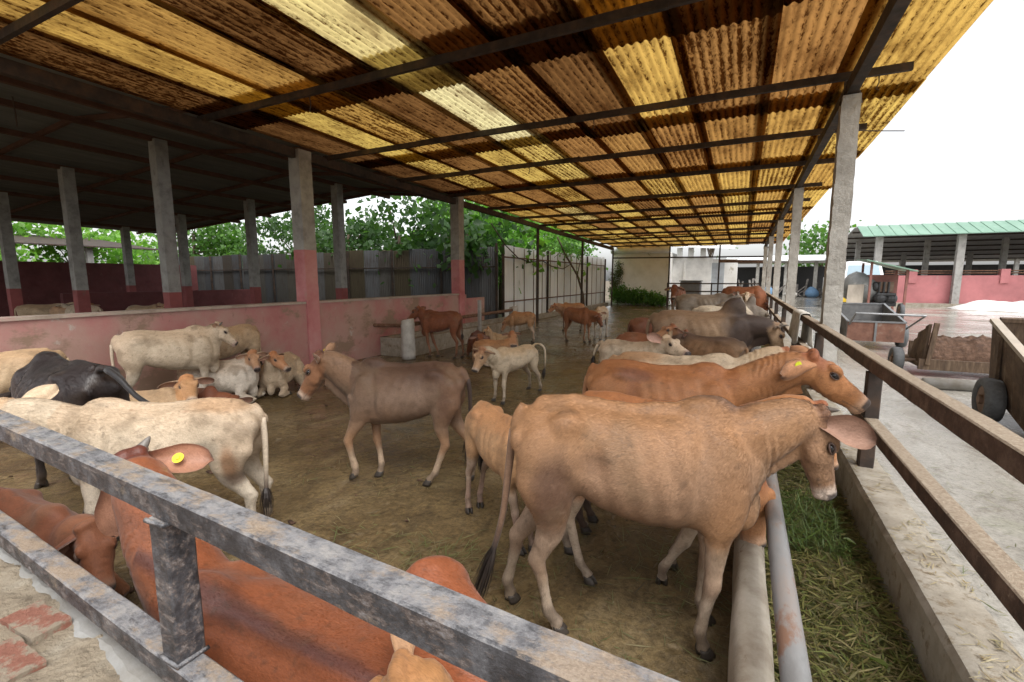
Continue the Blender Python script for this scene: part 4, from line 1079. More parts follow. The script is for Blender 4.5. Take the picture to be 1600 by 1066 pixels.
for k in range(14):
    a = random.uniform(-7.6, -4.6); limb(S, [(a, 30.7, 0), (a + random.uniform(-.15, .15), 30.65, random.uniform(.3, .7))], .012, .006, 5)
obj('stem', S, 'bark', bh)
# open sheds across the yard
def hall(name, label, x0, x1, y0, y1, eave, ridge, roofm, postm, nposts, group=None):
    t = thing(name, label, 'shed', ((x0 + x1) / 2, y0, 0), group)
    ym = y0 + (y1 - y0) * .45
    S = Soup(); V = [(x0, y0, eave), (x1, y0, eave), (x1, ym, ridge), (x0, ym, ridge), (x1, y1, eave), (x0, y1, eave)]
    S.v = V + [(a, b, c + .06) for a, b, c in V]
    S.f = [(0, 1, 2, 3), (3, 2, 4, 5), (6, 9, 8, 7), (9, 11, 10, 8), (0, 6, 7, 1), (0, 3, 9, 6), (3, 5, 11, 9), (1, 7, 8, 2), (2, 8, 10, 4), (5, 4, 10, 11)]
    obj('roof', S, roofm, t)
    for i in range(nposts):
        x = x0 + .4 + (x1 - x0 - .8) * i / (nposts - 1)
        S = Soup(); box(S, x - .12, x + .12, y0 + .6, y0 + .84, 0, eave - .02); obj('post', S, postm, t)
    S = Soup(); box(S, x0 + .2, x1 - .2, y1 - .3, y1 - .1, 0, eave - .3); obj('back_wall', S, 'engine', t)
    return t
hall('storage_shed', 'white roofed storage shed crammed with junk across the yard', -1.4, 7.5, 43, 50, 3.1, 3.62, 'white_roof', 'column_render', 5, 'far sheds')
hall('far_shed', 'long white roofed shed seen through the green roofed shed', 8, 34, 50, 58, 3.3, 4.4, 'white_roof', 'grey_post', 8, 'far sheds')
rj = random.Random(5)
ORD = ['leftmost', 'second from the left', 'third from the left', 'fourth from the left', 'rightmost']
for k in range(5):
    x = -.6 + 1.55 * k + rj.uniform(-.2, .2); y = rj.uniform(42.2, 44.0)
    S = Soup()
    for q in range(5): beam(S, (x + rj.uniform(-.6, .6), y + .1 * q, YG + .06), (x + rj.uniform(-.6, .6), y + .4 + .1 * q, YG + rj.uniform(.5, 1.5)), .14, .05)
    tag(obj('scrap_timber', S, 'junk'), 'leaning heap of old boards, %s before the storage shed' % ORD[k], 'boards', 'scrap timber heaps')
    S = Soup(); x += .75; h = rj.uniform(.4, .9)
    S.ball((x, y - .3, YG + h * .45), (.45, .35, h * .55), 14, 10)
    sv = np.array(S.v); S.v = (sv + (np.stack([fbm(sv * 3, q) for q in (1, 2, 3)], 1) - .5) * .25).tolist()
    tag(obj('sack', S, 'blue_sack' if k % 2 else 'sacking', smooth=True), '%s stuffed sack, %s before the storage shed' % ('blue' if k % 2 else 'pale', ORD[k]), 'sack', 'sacks by the storage shed')
    S = Soup(); y += 1.2; h = rj.uniform(.4, 1.0); wv = rj.uniform(.3, .45)
    box(S, x - wv, x + wv, y - .3, y + .3, YG, YG + h); box(S, x - wv - .03, x + wv + .03, y - .33, y + .33, YG + h + .002, YG + h + .06)
    tag(obj('crate', S, 'junk'), 'grey lidded crate, %s inside the storage shed front' % ORD[k], 'crate', 'crates by the storage shed')

# the green roofed shed with its pink wall
gs = thing('green_roof_shed', 'large open shed with pale green roof edge and concrete columns across the yard', 'shed', (14, 33, 0))
n = 46
for k in range(n):          # short front slope, sheet by sheet
    x0 = 5.7 + k * .48; S = Soup()
    V = [(x0, 31.5, 3.98), (x0 + .475, 31.5, 3.98), (x0 + .475, 33.3, 4.66), (x0, 33.3, 4.66)]
    S.v = V + [(a, b, c + .03) for a, b, c in V] + [(x0, 31.5, 4.03), (x0 + .04, 31.5, 4.03), (x0 + .04, 33.3, 4.72), (x0, 33.3, 4.72)]
    S.f = [(3, 2, 1, 0), (4, 5, 6, 7), (0, 1, 5, 4), (1, 2, 6, 5), (2, 3, 7, 6), (3, 0, 4, 7), (8, 9, 10, 11), (4, 8, 11, 7), (9, 5, 6, 10), (4, 5, 9, 8)]
    obj('roof_sheet', S, 'green_roof', gs)
S = Soup(); V = [(5.6, 33.3, 4.62), (28, 33.3, 4.62), (28, 44.5, 3.1), (5.6, 44.5, 3.1)]; S.v = V + [(a, b, c + .05) for a, b, c in V]
S.f = [(0, 1, 2, 3), (7, 6, 5, 4), (0, 1, 5, 4), (1, 2, 6, 5), (2, 3, 7, 6), (3, 0, 4, 7)]; obj('back_roof', S, 'grey_sheet_pale', gs)
for k in range(7):
    y = 34.2 + k * 1.6; z = 4.58 - (y - 33.3) * .1357
    S = Soup(); beam(S, (5.65, y, z - .04), (28, y, z - .04), .06, .08); obj('purlin', S, 'dark_steel', gs)
for i, x in enumerate((6.55, 9.96, 13.4, 16.8, 20.2)):
    S = Soup(); box(S, x - .15, x + .15, 31.95, 32.25, YG, 3.98); obj('column', S, 'grey_post', gs)
    for y in (36.5, 41): 
        S = Soup(); box(S, x - .25, x + .0, y, y + .25, YG, 4.5 - (y - 33.3) * .136); obj('rear_column', S, 'grey_post', gs)
S = Soup(); box(S, 6, 28, 44.3, 44.5, YG, 1.9); obj('back_wall', S, 'red_paint', gs)
pk = thing('yard_wall', 'bright pink wall with pipe rails on top in front of the green roofed shed', 'wall', (14, 32, 0))
S = rough_box(6.9, 28, 32.28, 32.5, YG - .05, 1.9, .4, .01, 99); obj('wall_body', S, 'yard_pink', pk)
for x in (8.2, 11.85, 15.5, 19.1):
    S = Soup(); box(S, x - .17, x + .17, 32.22, 32.56, 1.5, 2.22); obj('pier', S, 'yard_pink', pk)
for z in (2.02, 2.14):
    S = Soup(); rod(S, (7, 32.4, z), (28, 32.4, z), .03); obj('pipe_rail', S, 'rust_steel', pk)
S = Soup(); box(S, 7.0, 13, 31.6, 32.2, YG - .02, YG + .18); obj('kerb', S, 'trough_concrete', pk)
# ------------------------------------------------------------------ feed trough on the right of the pen
tr = thing('feed_trough', 'long concrete feed trough with rounded inner kerb along the right of the pen', 'trough', (.45, 14, 0))
S = Soup(); pr = []
for yy in np.linspace(-1.0, 28.5, 170):
    j = (vnoise(np.array([[yy * 3, 0, 0], [yy * 3, 5, 0]])) - .5) * .012
    pr.append([(.115 + (.075 + j[0]) * math.copysign(abs(math.cos(a)) ** .6, math.cos(a)), yy, .20 + (.215 + j[1] * .6) * math.copysign(abs(math.sin(a)) ** .6, math.sin(a))) for a in np.linspace(0, 2 * math.pi, 18, endpoint=False)])
S.rings(pr); obj('inner_kerb', S, 'inner_kerb', tr, smooth=True)
S = Soup(); box(S, .18, .74, -1.1, 28.4, .0, .09); obj('trough_floor', S, 'trough_concrete', tr)
for y in (6.1, 8.85, 11.9, 15, 18.2, 21.4):
    S = Soup(); rg = []
    for z, r in ((.0, .115), (.3, .115), (.55, .118), (.70, .115), (.745, .10), (.757, .06)):
        rg.append([(.22 + r * math.cos(a), y + r * math.sin(a), z) for a in np.linspace(0, 6.283, 16, endpoint=False)])
    S.rings(rg); obj('round_post', S, 'column_render', tr, smooth=True)
pp = thing('neck_pipe', 'grey steel pipe held above the trough kerb', 'pipe rail', (.2, 14, .6))
for a, b in ((-1, 5.99), (6.21, 11.79), (12.01, 28.3)):
    S = Soup(); rod(S, (.205, a, .60), (.205, b, .60), .041, 18); obj('pipe_length', S, 'pipe', pp, smooth=True)
for y in (.4, 3.6):
    S = Soup(); rod(S, (.205, y, .40), (.205, y, .58), .022, 10); obj('stand', S, 'pipe', pp)
# fodder lying in the trough
rs = np.random.RandomState(4)
def fz(P): return .13 + .09 * fbm(np.stack([P[:, 0] * 4, P[:, 1] * 2.2, P[:, 0] * 0], 1), 31) + .05 * np.sin((P[:, 0] - .2) / .54 * math.pi) * 1.0
S = grid(.19, .735, -.9, 12, 16, 300, lambda P: fz(P) - .012); tag(obj('fodder_bed', S, 'moss', smooth=True), kind='stuff')
n = 24000; P = np.stack([.20 + .53 * rs.rand(n), 1.2 + 7.5 * rs.rand(n) ** 1.5, np.zeros(n)], 1); P[:, 2] = fz(P) + rs.rand(n) ** 1.5 * .05
blades('chopped_fodder', P, (.03, .15), (.003, .010), 'fodder', 8, flat=.28)
n = 1100; P = np.stack([.22 + .40 * rs.rand(n), 2.85 + .75 * rs.rand(n), np.zeros(n)], 1); P[:, 2] = fz(P) + .02 + rs.rand(n) * .09
blades('fresh_fodder', P, (.05, .18), (.004, .009), 'fresh_grass', 9, flat=.8)
S = Soup()
for k, (x, y, a, l) in enumerate(((.33, 1.62, .9, .16), (.55, 2.05, 2.2, .07), (.62, 3.0, 0, .06), (.50, 1.55, 2.9, .08))):
    z = .30; d = np.array((math.cos(a), math.sin(a), .12)); s_ = np.array((-math.sin(a), math.cos(a), .1)); c0 = np.array((x, y, z))
    b = len(S.v); m = 9
    for i in range(m):
        u = i / (m - 1); wv = l * .24 * math.sin(math.pi * min(1, u * .93 + .05)) ** .8
        for q in (-1, 0, 1): S.v.append(tuple(c0 + d * l * (u - .5) + s_ * wv * q + np.array((0, 0, .012 * abs(q) - .03 * u * u))))
    for i in range(m - 1):
        for q in (0, 1): S.f.append((b + i * 3 + q, b + i * 3 + q + 1, b + i * 3 + q + 4, b + i * 3 + q + 3))
tag(obj('broad_leaves', S, 'fresh_grass', smooth=True), kind='stuff')
# litter on trough wall, yard and pen floor
n = 900; P = np.stack([.75 + .20 * rs.rand(n), 1.6 + 5.5 * rs.rand(n) ** 1.3, np.full(n, .458)], 1); P = P[fbm(P * 3.0, 3) > .47]
blades('wall_litter', P, (.02, .085), (.003, .008), 'dry_straw', 10, flat=.12, curl=.1)
n = 2600; P = np.stack([.97 + 2.2 * rs.rand(n) ** 1.6, 1.2 + 6 * rs.rand(n), np.full(n, YG + .018)], 1); P = P[fbm(P * 1.6, 4) > .48]
blades('yard_litter', P, (.03, .16), (.002, .006), 'straw', 11, flat=.08, curl=.1)
n = 3000; P = np.stack([.02 - 3.6 * rs.rand(n) ** 1.3, 1.1 + 6.5 * rs.rand(n) ** 1.2, np.full(n, .016)], 1)
P = P[fbm(P * 1.3, 6) + .35 * (P[:, 0] > -.5) * (P[:, 1] < 3) > .56]
blades('pen_litter', P, (.03, .17), (.0025, .0065), 'straw', 12, flat=.13, curl=.15)
cl = []
for (x, y, k) in ((-1.62, 2.14, 90), (-1.42, 2.30, 70), (-1.75, 2.3, 40), (-.55, 1.75, 40), (-.30, 1.55, 60), (-.45, 2.9, 60), (-1.2, 3.1, 50), (-3.9, 10.2, 60), (-3.4, 10.0, 50), (-2.3, 2.2, 30), (-.1, 2.6, 60)):
    cl.append(np.array((x, y, .03)) + rs.normal(size=(k, 3)) * np.array((.16, .12, .010)))
blades('grass_tufts', np.abs(np.concatenate(cl)) * np.sign(np.concatenate(cl)), (.05, .26), (.003, .008), 'straw', 13, flat=.22, curl=.3)
# lumps of dung and mud trodden in the pen
V = []; S = Soup()
for k in range(130):
    x, y = -7.2 + 7.1 * rs.rand(), 1.2 + 13 * rs.rand() ** 1.4; r = .008 + .022 * rs.rand() ** 2
    S.ball((x, y, .002), (r * (1 + rs.rand()), r, .006 + r * .16), 9, 5)
_v = np.array(S.v); _v += (np.stack([fbm(_v * 40, q) for q in (1, 2, 3)], 1) - .5) * np.array((.05, .05, .02)); S.v = _v.tolist()
tag(obj('mud_lumps', S, 'dung', smooth=True), kind='stuff')

# right hand railing on the trough wall
rl = thing('yard_railing', 'long rust brown box steel railing on the outer trough wall', 'railing', (.84, 14, .45))
def bar(S, x0, y0, z0, x1, y1, z1, w_, h_, seed, cell=.05, amp=.004):
    """square bar with slightly battered faces"""
    p0, p1 = np.array((x0, y0, z0)), np.array((x1, y1, z1)); L = np.linalg.norm(p1 - p0); d = (p1 - p0) / L
    u = np.array((0, 0, 1.)); u = u - d * (u @ d); u = nrm(u) if np.linalg.norm(u) > .1 else np.array((0, 1., 0)); s = np.cross(d, u); m = max(2, int(L / cell)); rg = []
    prof = [(-1, -.86), (-.86, -1), (0, -1), (.86, -1), (1, -.86), (1, 0), (1, .86), (.86, 1), (0, 1), (-.86, 1), (-1, .86), (-1, 0)]
    for i in range(m + 1):
        c = p0 + d * L * i / m
        pts = np.array([c + s * a * w_ / 2 + u * b * h_ / 2 for a, b in prof]); e = (fbm(pts * 14, seed) - .5) * amp * 2
        rg.append(pts + (pts - c) / np.linalg.norm(pts - c, axis=1, keepdims=True) * e[:, None])
    S.rings(rg)
S = Soup(); bar(S, .846, -1.2, .225, .846, 28.5, .225, .222, .45, 31, .05, .012); obj('outer_wall', S, 'trough_concrete', tr)
for a, b in ((-1, 6.4), (6.41, 28)):
    S = Soup(); bar(S, .84, a, 1.172, .84, b, 1.172, .08, .095, 3, .09, .006); obj('top_rail', S, 'rust_rail', rl)
    S = Soup(); bar(S, .84, a, .760, .84, b, .760, .08, .085, 4, .09, .006); obj('lower_rail', S, 'rust_rail', rl)
for y in (1.25, 3.88, 6.42, 9.1, 11.7, 14.3, 16.9, 19.5, 22.1, 24.7, 27.3):
    S = Soup(); bar(S, .84, y, .44, .84, y, .7175, .085, .085, int(y), .06); bar(S, .84, y, .8025, .84, y, 1.1155, .085, .085, int(y) + 1, .06); obj('upright', S, 'dark_steel', rl)

# near railing on the low brick wall in front of the camera
nr = thing('front_railing', 'battered blue black box steel railing caked with dry mud, in the foreground', 'railing', (-1.3, .64, .6))
S = Soup(); bar(S, -4.6, .808, 1.163, .80, .540, 1.163, .074, .074, 21, .03, .0016); obj('top_rail', S, 'rail_paint', nr)
S = Soup(); bar(S, -4.6, .792, .686, .80, .524, .686, .07, .07, 22, .03, .0016); obj('lower_rail', S, 'rail_paint', nr)
for x in (-3.9, -1.325, .80):
    y = .532 + (.80 - x) * .0496
    S = Soup(); bar(S, x, y, .722, x, y, 1.128, .074, .074, 23, .03, .0016); bar(S, x, y, .40, x, y, .650, .07, .07, 24, .03, .0016); obj('upright', S, 'rail_paint', nr)
S = Soup()
for x, z in ((-1.325, 1.124), (-1.325, .726)):
    y = .532 + (.80 - x) * .0496; q = [(x + a * .040, y + b * .040, z + random.uniform(-.002, .002)) for a, b in ((-1, -1), (-.5, -1), (0, -1), (.5, -1), (1, -1), (1, -.4), (1, .3), (1, 1))]
    S.tube([(p, .0055 + random.uniform(0, .003), .0055 + random.uniform(0, .003)) for p in q], 8, (.2, .2, .9))
obj('weld_bead', S, 'rail_paint', nr, smooth=True, kind='stuff')
bw = thing('brick_wall', 'low brick wall with broken plaster under the foreground railing', 'wall', (-1.8, .4, 0))
S = rough_box(-4.6, .62, .16, .755, -.02, .585, .07, .012, 301, 6); obj('wall_core', S, 'mortar', bw)
def wz(P): return .588 + (fbm(P * 9, 17) - .5) * .030 + (fbm(P * 34, 18) - .5) * .020
S = grid(-4.55, .6, .17, .745, 420, 52, wz); obj('mortar_bed', S, 'mortar', bw, smooth=False)
S = Soup(); nx, ny = 200, 9                                  # plaster skin beside the rail, broken edge
for j in range(ny):
    for i in range(nx):
        x = -4.55 + 5.15 * i / (nx - 1); e = .575 + .045 * (-1.2 - x) + .10 * (fbm(np.array([[x * 3, 0, 0]]), 5)[0] - .5) + .05 * (fbm(np.array([[x * 13, 0, 0]]), 6)[0] - .5)
        y = e + (.75 - e) * j / (ny - 1); S.v.append((x, y, (.5975 if 0 < j else .586) + .003 * math.sin(x * 7)))
for j in range(ny - 1):
    for i in range(nx - 1): a = j * nx + i; S.f.append((a, a + 1, a + nx + 1, a + nx))
obj('plaster_skin', S, 'plaster', bw)
B = rough_box(-.115, .115, -.052, .052, -.03, .03, .022, .006, 310, 20); B.v = [(x, y, z) for x, y, z in B.v]
mb = [bpy.data.meshes.new('brick') for _ in range(3)]
for q, m_ in enumerate(mb):
    B = rough_box(-.112, .112, -.051, .051, -.03, .03, .022, .006, 310 + q * 5, 20)
    m_.from_pydata([tuple(map(float, v)) for v in B.v], [], B.f); m_.materials.append(M['brick_red'])
rb = random.Random(2)
for row, y in enumerate((.225, .335, .445, .555)):
    for k in range(16):
        if rb.random() < (.45, .5, .55, .7)[row]: continue
        x = -4.3 + .262 * k + .12 * (row % 2) + rb.uniform(-.015, .015)
        if x > -.4: continue
        inst('brick', mb[k % 3], (x, y + rb.uniform(-.01, .01), .562 + rb.uniform(0, .016)), bw, (rb.uniform(-.05, .05), rb.uniform(-.05, .05), rb.uniform(-.08, .08)))

bw.rotation_euler = (0, 0, -.0496)
# low water trough by the pink wall
wt = thing('water_trough', 'low concrete trough with stump posts beside the pink wall', 'trough', (-7, 10, 0))
S = rough_box(-7.38, -7.26, 8.15, 15.0, 0, .42, .1, .01, 320); obj('back_kerb', S, 'trough_concrete', wt)
S = rough_box(-6.74, -6.58, 8.35, 15.0, 0, .40, .1, .014, 321); obj('front_kerb', S, 'trough_concrete', wt)
S = rough_box(-7.38, -6.58, 8.12, 8.32, 0, .42, .1, .014, 322); obj('end_kerb', S, 'trough_concrete', wt)
S = Soup(); box(S, -7.26, -6.74, 8.3, 15, .0, .12); obj('trough_floor', S, 'mud', wt)
for x, y, h in ((-6.50, 8.02, .86), (-6.66, 13.6, .84)):
    S = Soup(); rg = []
    for z in np.linspace(0, h, 9):
        r = .15 if z < h * .9 else .135; rg.append([(x + r * math.cos(a) * (1 + .05 * math.sin(3 * a + z * 5)), y + r * math.sin(a), z + (.03 * math.cos(a) if z > h * .8 else 0)) for a in np.linspace(0, 6.283, 14, endpoint=False)])
    S.rings(rg); obj('stump_post', S, 'column_render', wt, smooth=True)
S = Soup(); rod(S, (-7.5, 7.95, .70), (-6.64, 8.02, .72), .04); obj('pole', S, 'rust_steel', wt)
S = Soup(); rod(S, (-6.52, 8.18, .74), (-6.66, 13.5, .73), .045); obj('pole', S, 'rust_steel', wt)
S = Soup(); box(S, -6.55, -6.48, 11.1, 11.2, 0, 1.15); tag(obj('stake', S, 'grey_post'), 'thin grey stake standing behind the dark red calf', 'stake')

# ------------------------------------------------------------------ things in the yard
def wheel(parent, x, y, z, r, wd, ax='x'):
    S = Soup(); rg = []
    for a in np.linspace(0, 2 * math.pi, 28, endpoint=False):
        rg.append([(x + q * wd / 2 if ax == 'x' else x + (r - k) * math.cos(a), y + (r - k) * math.cos(a) if ax == 'x' else y + q * wd / 2, z + (r - k) * math.sin(a)) for q, k in ((-.8, .09), (-1, .05), (-.85, .012), (-.3, 0), (.3, 0), (.85, .012), (1, .05), (.8, .09))])
    b = len(S.v)
    for ring in rg: S.v += ring
    m = len(rg)
    for i in range(m):
        for j in range(8): S.f.append((b + i * 8 + j, b + ((i + 1) % m) * 8 + j, b + ((i + 1) % m) * 8 + (j + 1) % 8, b + i * 8 + (j + 1) % 8))
    ty = obj('tyre', S, 'tyre', parent, smooth=True)
    S = Soup()
    d = np.array((1, 0, 0)) if ax == 'x' else np.array((0, 1, 0)); c = np.array((x, y, z))
    rod(S, c - d * wd * .32, c + d * wd * .32, r - .085, 18); rod(S, c - d * wd * .5, c + d * wd * .5, .05, 10)
    obj('rim', S, 'cart_steel', parent)
def panel(S, a, b, c, d_, th):
    """thick quad a,b,c,d"""
    P = [np.array(q, float) for q in (a, b, c, d_)]; n_ = nrm(np.cross(P[1] - P[0], P[3] - P[0])) * th / 2
    S.rings([[q - n_ for q in P], [q + n_ for q in P]])
# steel tipping cart with handle
ca = thing('steel_cart', 'empty rusty steel tipping cart with a grey pipe handle', 'cart', (2.5, 12.6, YG))
x0, x1, y0, y1 = 2.05, 3.02, 12.0, 14.0; fz0, fz1, rz0, rz1 = .44, .83, .58, 1.12
for nm, q in (('front_panel', ((x0, y0, fz0), (x1, y0, fz0), (x1, y0, fz1), (x0, y0, fz1))), ('rear_panel', ((x0 - .05, y1, rz0), (x1 + .05, y1, rz0), (x1 + .05, y1, rz1), (x0 - .05, y1, rz1))),
              ('side_panel', ((x0, y0, fz0), (x0 - .05, y1, rz0), (x0 - .05, y1, rz1), (x0, y0, fz1))), ('side_panel', ((x1, y0, fz0), (x1 + .05, y1, rz0), (x1 + .05, y1, rz1), (x1, y0, fz1))),
              ('floor_panel', ((x0, y0, fz0 + .03), (x1, y0, fz0 + .03), (x1 + .05, y1, rz0 + .03), (x0 - .05, y1, rz0 + .03)))):
    S = Soup(); panel(S, *q, .02); obj(nm, S, 'cart_rust' if nm == 'front_panel' else 'cart_inside', ca)
S = Soup()
for a, b in (((x0, y0, fz1), (x1, y0, fz1)), ((x0, y0, fz1), (x0 - .05, y1, rz1)), ((x1, y0, fz1), (x1 + .05, y1, rz1)), ((x0 - .05, y1, rz1), (x1 + .05, y1, rz1))): beam(S, np.array(a) + (0, 0, .018), np.array(b) + (0, 0, .018), .045, .03)
beam(S, ((x0 + x1) / 2, y0 - .022, fz0), ((x0 + x1) / 2, y0 - .022, fz1), .04, .02, (0, 1, 0)); obj('rim_frame', S, 'steel_grey', ca)
S = Soup(); hy = 11.55; wire(S, [(x0 + .02, y0 + .2, .66), (2.10, hy, 1.05), (3.2, hy, 1.03), (x1 + .02, y0 + .2, .66)], .022, 8); obj('handle', S, 'steel_grey', ca, smooth=False)
wheel(ca, 1.92, 12.75, YG + .26, .26, .15); wheel(ca, 3.16, 12.75, YG + .26, .26, .15)
S = Soup(); rod(S, (1.95, 12.75, YG + .26), (3.15, 12.75, YG + .26), .03); obj('axle', S, 'cart_steel', ca)
S = Soup(); S.ball((2.5, 12.6, .55), (.42, .5, .10), 14, 6); tag(obj('straw_heap', S, 'dung', smooth=True), 'little heap of straw left in the steel cart', 'straw')
# plank cart full of dung
cbt = thing('plank_cart', 'low brown plank cart loaded with dung', 'cart', (2.9, 9.4, YG))
for k in range(4):
    S = Soup(); y = 9.12 + k * .155; h = (1.06, .98, .93, .80)[k]; panel(S, (2.56 - .0, y, .46), (2.56, y + .145, .46), (2.60, y + .145, h - .05), (2.60, y, h), .035); obj('end_board', S, 'wood', cbt)
S = Soup(); panel(S, (2.60, 9.06, .44), (2.60, 9.06 + .05, .44), (2.66, 9.11, 1.08), (2.66, 9.06, 1.08), .06); obj('corner_post', S, 'wood', cbt)
S = Soup(); box(S, 2.5, 4.1, 9.08, 9.14, .36, .52); obj('side_board', S, 'wood', cbt)
S = Soup(); box(S, 2.6, 4.1, 10.0, 10.05, .36, .70); obj('side_board', S, 'wood', cbt)
S = Soup(); box(S, 2.5, 4.1, 9.12, 10.02, .40, .46); obj('bed', S, 'wood', cbt)
wheel(cbt, 2.30, 9.42, YG + .20, .20, .15)
S = Soup(); rod(S, (2.3, 9.42, YG + .2), (4, 9.42, YG + .2), .03); obj('axle', S, 'cart_steel', cbt)
S = grid(2.64, 4.0, 9.14, 9.98, 60, 40, lambda P: (.50) + .34 * np.sin(np.clip((P[:, 1] - 9.14) / .84, 0, 1) * math.pi) ** .6 * (.55 + .9 * fbm(P * 4, 61)) + (fbm(P * 16, 62) - .5) * .07)
tag(obj('dung_heap', S, 'dung'), 'lumpy brown dung heap filling the low plank cart', 'dung')
S = Soup(); rod(S, (2.3, 8.1, YG + .075), (4.4, 8.35, YG + .075), .075, 14); tag(obj('pale_pipe', S, 'plaster', smooth=True), 'pale thick pipe lying in the yard before the plank cart', 'pipe')
# tall plank cart at the right edge
cc = thing('tall_cart', 'tall plank sided cart with one grey tyre at the right edge', 'cart', (3, 6.4, YG))
for k in range(6):
    S = Soup(); ya = 5.62 + k * .23; panel(S, (2.52, ya, .50), (2.52, ya + .215, .50), (2.44, ya + .215, 1.10 + .02 * k), (2.44, ya, 1.08 + .02 * k), .035); obj('side_plank', S, 'wood', cc)
S = Soup(); panel(S, (2.465, 6.62, .48), (2.465, 6.70, .48), (2.405, 6.70, 1.17), (2.405, 6.62, 1.17), .03); obj('batten', S, 'wood', cc)
S = Soup(); beam(S, (2.44, 5.6, 1.115), (2.44, 7.02, 1.225), .07, .04); obj('top_rail', S, 'plank_pale', cc)
for k in range(5):
    S = Soup(); xa = 2.52 + k * .25; panel(S, (xa, 7.02, .50), (xa + .235, 7.02, .50), (xa + .235, 7.06, 1.20), (xa, 7.06, 1.20), .035); obj('end_plank', S, 'wood', cc)
S = Soup(); beam(S, (2.5, 7.06, 1.22), (3.7, 7.06, 1.22), .06, .04); obj('end_rail', S, 'wood', cc)
S = Soup(); box(S, 2.5, 3.7, 5.6, 7.0, .46, .50); obj('bed', S, 'wood', cc)
wheel(cc, 2.40, 6.55, YG + .235, .235, .17)
S = Soup(); rod(S, (2.4, 6.55, YG + .235), (3.7, 6.55, YG + .235), .03); obj('axle', S, 'cart_steel', cc)
cc.location.z -= .04; cc.rotation_euler = (math.radians(13), 0, math.radians(-4))      # tipped forward on its two wheels
# concrete mixer under its own little roof
mx_ = thing('concrete_mixer', 'concrete mixer with grey drum, black engine and small green roof', 'mixer', (4.6, 22, YG))
S = Soup(); rg = []
R_ = Matrix.Rotation(math.radians(-62), 3, 'Y')
for s_, r in ((-.62, .30), (-.60, .34), (-.25, .50), (.15, .56), (.42, .50), (.55, .30)):
    rg.append([np.array((4.02, 22.1, 1.38)) + np.array(R_ @ Vector((r * math.cos(a), r * math.sin(a), s_))) * np.array((1, 1, 1)) for a in np.linspace(0, 6.283, 22, endpoint=False)])
S.rings(rg); obj('drum', S, 'mixer_grey', mx_, smooth=True)
S = Soup(); box(S, 4.22, 5.15, 21.9, 22.6, .85, 1.88); obj('housing', S, 'mixer_red', mx_)
S = Soup(); box(S, 4.5, 5.0, 21.7, 21.88, 1.25, 1.62); obj('radiator', S, 'cart_steel', mx_)
S = Soup()
S.ball((4.45, 21.72, 1.45), (.12, .12, .18)); S.ball((4.62, 21.68, 1.02), (.22, .15, .2)); S.ball((4.95, 21.7, 1.0), (.2, .15, .22)); rod(S, (4.5, 21.6, 1.15), (5.05, 21.6, 1.15), .06); box(S, 4.35, 5.1, 21.62, 21.9, .72, .86)
for q in (4.56, 4.70, 4.84): rod(S, (q, 21.66, 1.2), (q, 21.66, 1.62), .035)
obj('engine', S, 'engine', mx_)
S = Soup(); V = [(4.0, 21.1, 2.40), (5.5, 21.1, 1.98), (5.5, 22.9, 2.02), (4.0, 22.9, 2.46)]; S.v = V + [(a, b, c + .04) for a, b, c in V]; S.f = [(0, 1, 2, 3), (7, 6, 5, 4), (0, 1, 5, 4), (1, 2, 6, 5), (2, 3, 7, 6), (3, 0, 4, 7)]; obj('roof', S, 'green_roof', mx_)
for x, y in ((4.2, 21.3), (5.25, 21.3), (4.2, 22.7), (5.25, 22.7)):
    S = Soup(); beam(S, (x, y, YG), (x, y, 2.40 - (x - 4.0) * .28), .07, .07, (0, 1, 0)); obj('roof_post', S, 'mixer_red', mx_)
wheel(mx_, 5.2, 21.4, YG + .3, .3, .14); wheel(mx_, 3.95, 22.8, YG + .3, .3, .14)
S = Soup(); panel(S, (3.5, 21.2, YG), (4.0, 21.2, YG), (4.08, 21.55, 1.52), (3.58, 21.55, 1.5), .03); tag(obj('loose_board', S, 'plank_pale'), 'pale board leaning before the concrete mixer', 'board')
# white truck behind the first column
tk = thing('truck', 'white truck with pale windscreen parked behind the nearest column', 'truck', (4.4, 27.5, YG))
S = Soup(); S.rings([[(3.7, y, .75), (5.15, y, .75), (5.15, y, 1.52 if y < 27 else 1.55), (5.10, y + (.0 if y > 27 else .0), 1.56), (3.75, y, 1.56), (3.7, y, 1.52)] for y in (26.5, 28.2)]); obj('cab_lower', S, 'truck_white', tk)
S = Soup(); S.rings([[(3.72, 26.55, 1.563), (5.13, 26.55, 1.563), (5.13, 28.2, 1.563), (3.72, 28.2, 1.563)], [(3.84, 26.95, 2.3), (5.01, 26.95, 2.3), (5.01, 28.2, 2.3), (3.84, 28.2, 2.3)], [(3.95, 27.1, 2.38), (4.9, 27.1, 2.38), (4.9, 28.1, 2.38), (3.95, 28.1, 2.38)]]); obj('cab_upper', S, 'truck_white', tk)
S = Soup(); panel(S, (3.84, 26.58, 1.62), (5.01, 26.58, 1.62), (4.94, 26.90, 2.2), (3.91, 26.90, 2.2), .02); obj('windscreen', S, 'windscreen', tk)
S = Soup(); box(S, 3.68, 5.17, 26.38, 26.5, .62, .86); obj('bumper', S, 'yellow_paint', tk)
for x in (3.9, 4.95):
    S = Soup(); S.ball((x, 26.49, 1.1), (.13, .05, .10)); obj('headlight', S, 'plaster', tk)
S = Soup(); box(S, 3.65, 5.2, 28.4, 32, .9, 1.7); obj('load_bed', S, 'truck_white', tk)
for x in (3.85, 5.0):
    for y in (27.3, 31): wheel(tk, x, y, YG + .42, .42, .24)
S = Soup(); box(S, 3.9, 4.9, 26.6, 32, .55, .74); obj('chassis', S, 'engine', tk)
for _o in [tk]: _o.location.x += .55; _o.scale = (1.12, 1.0, 1.08)
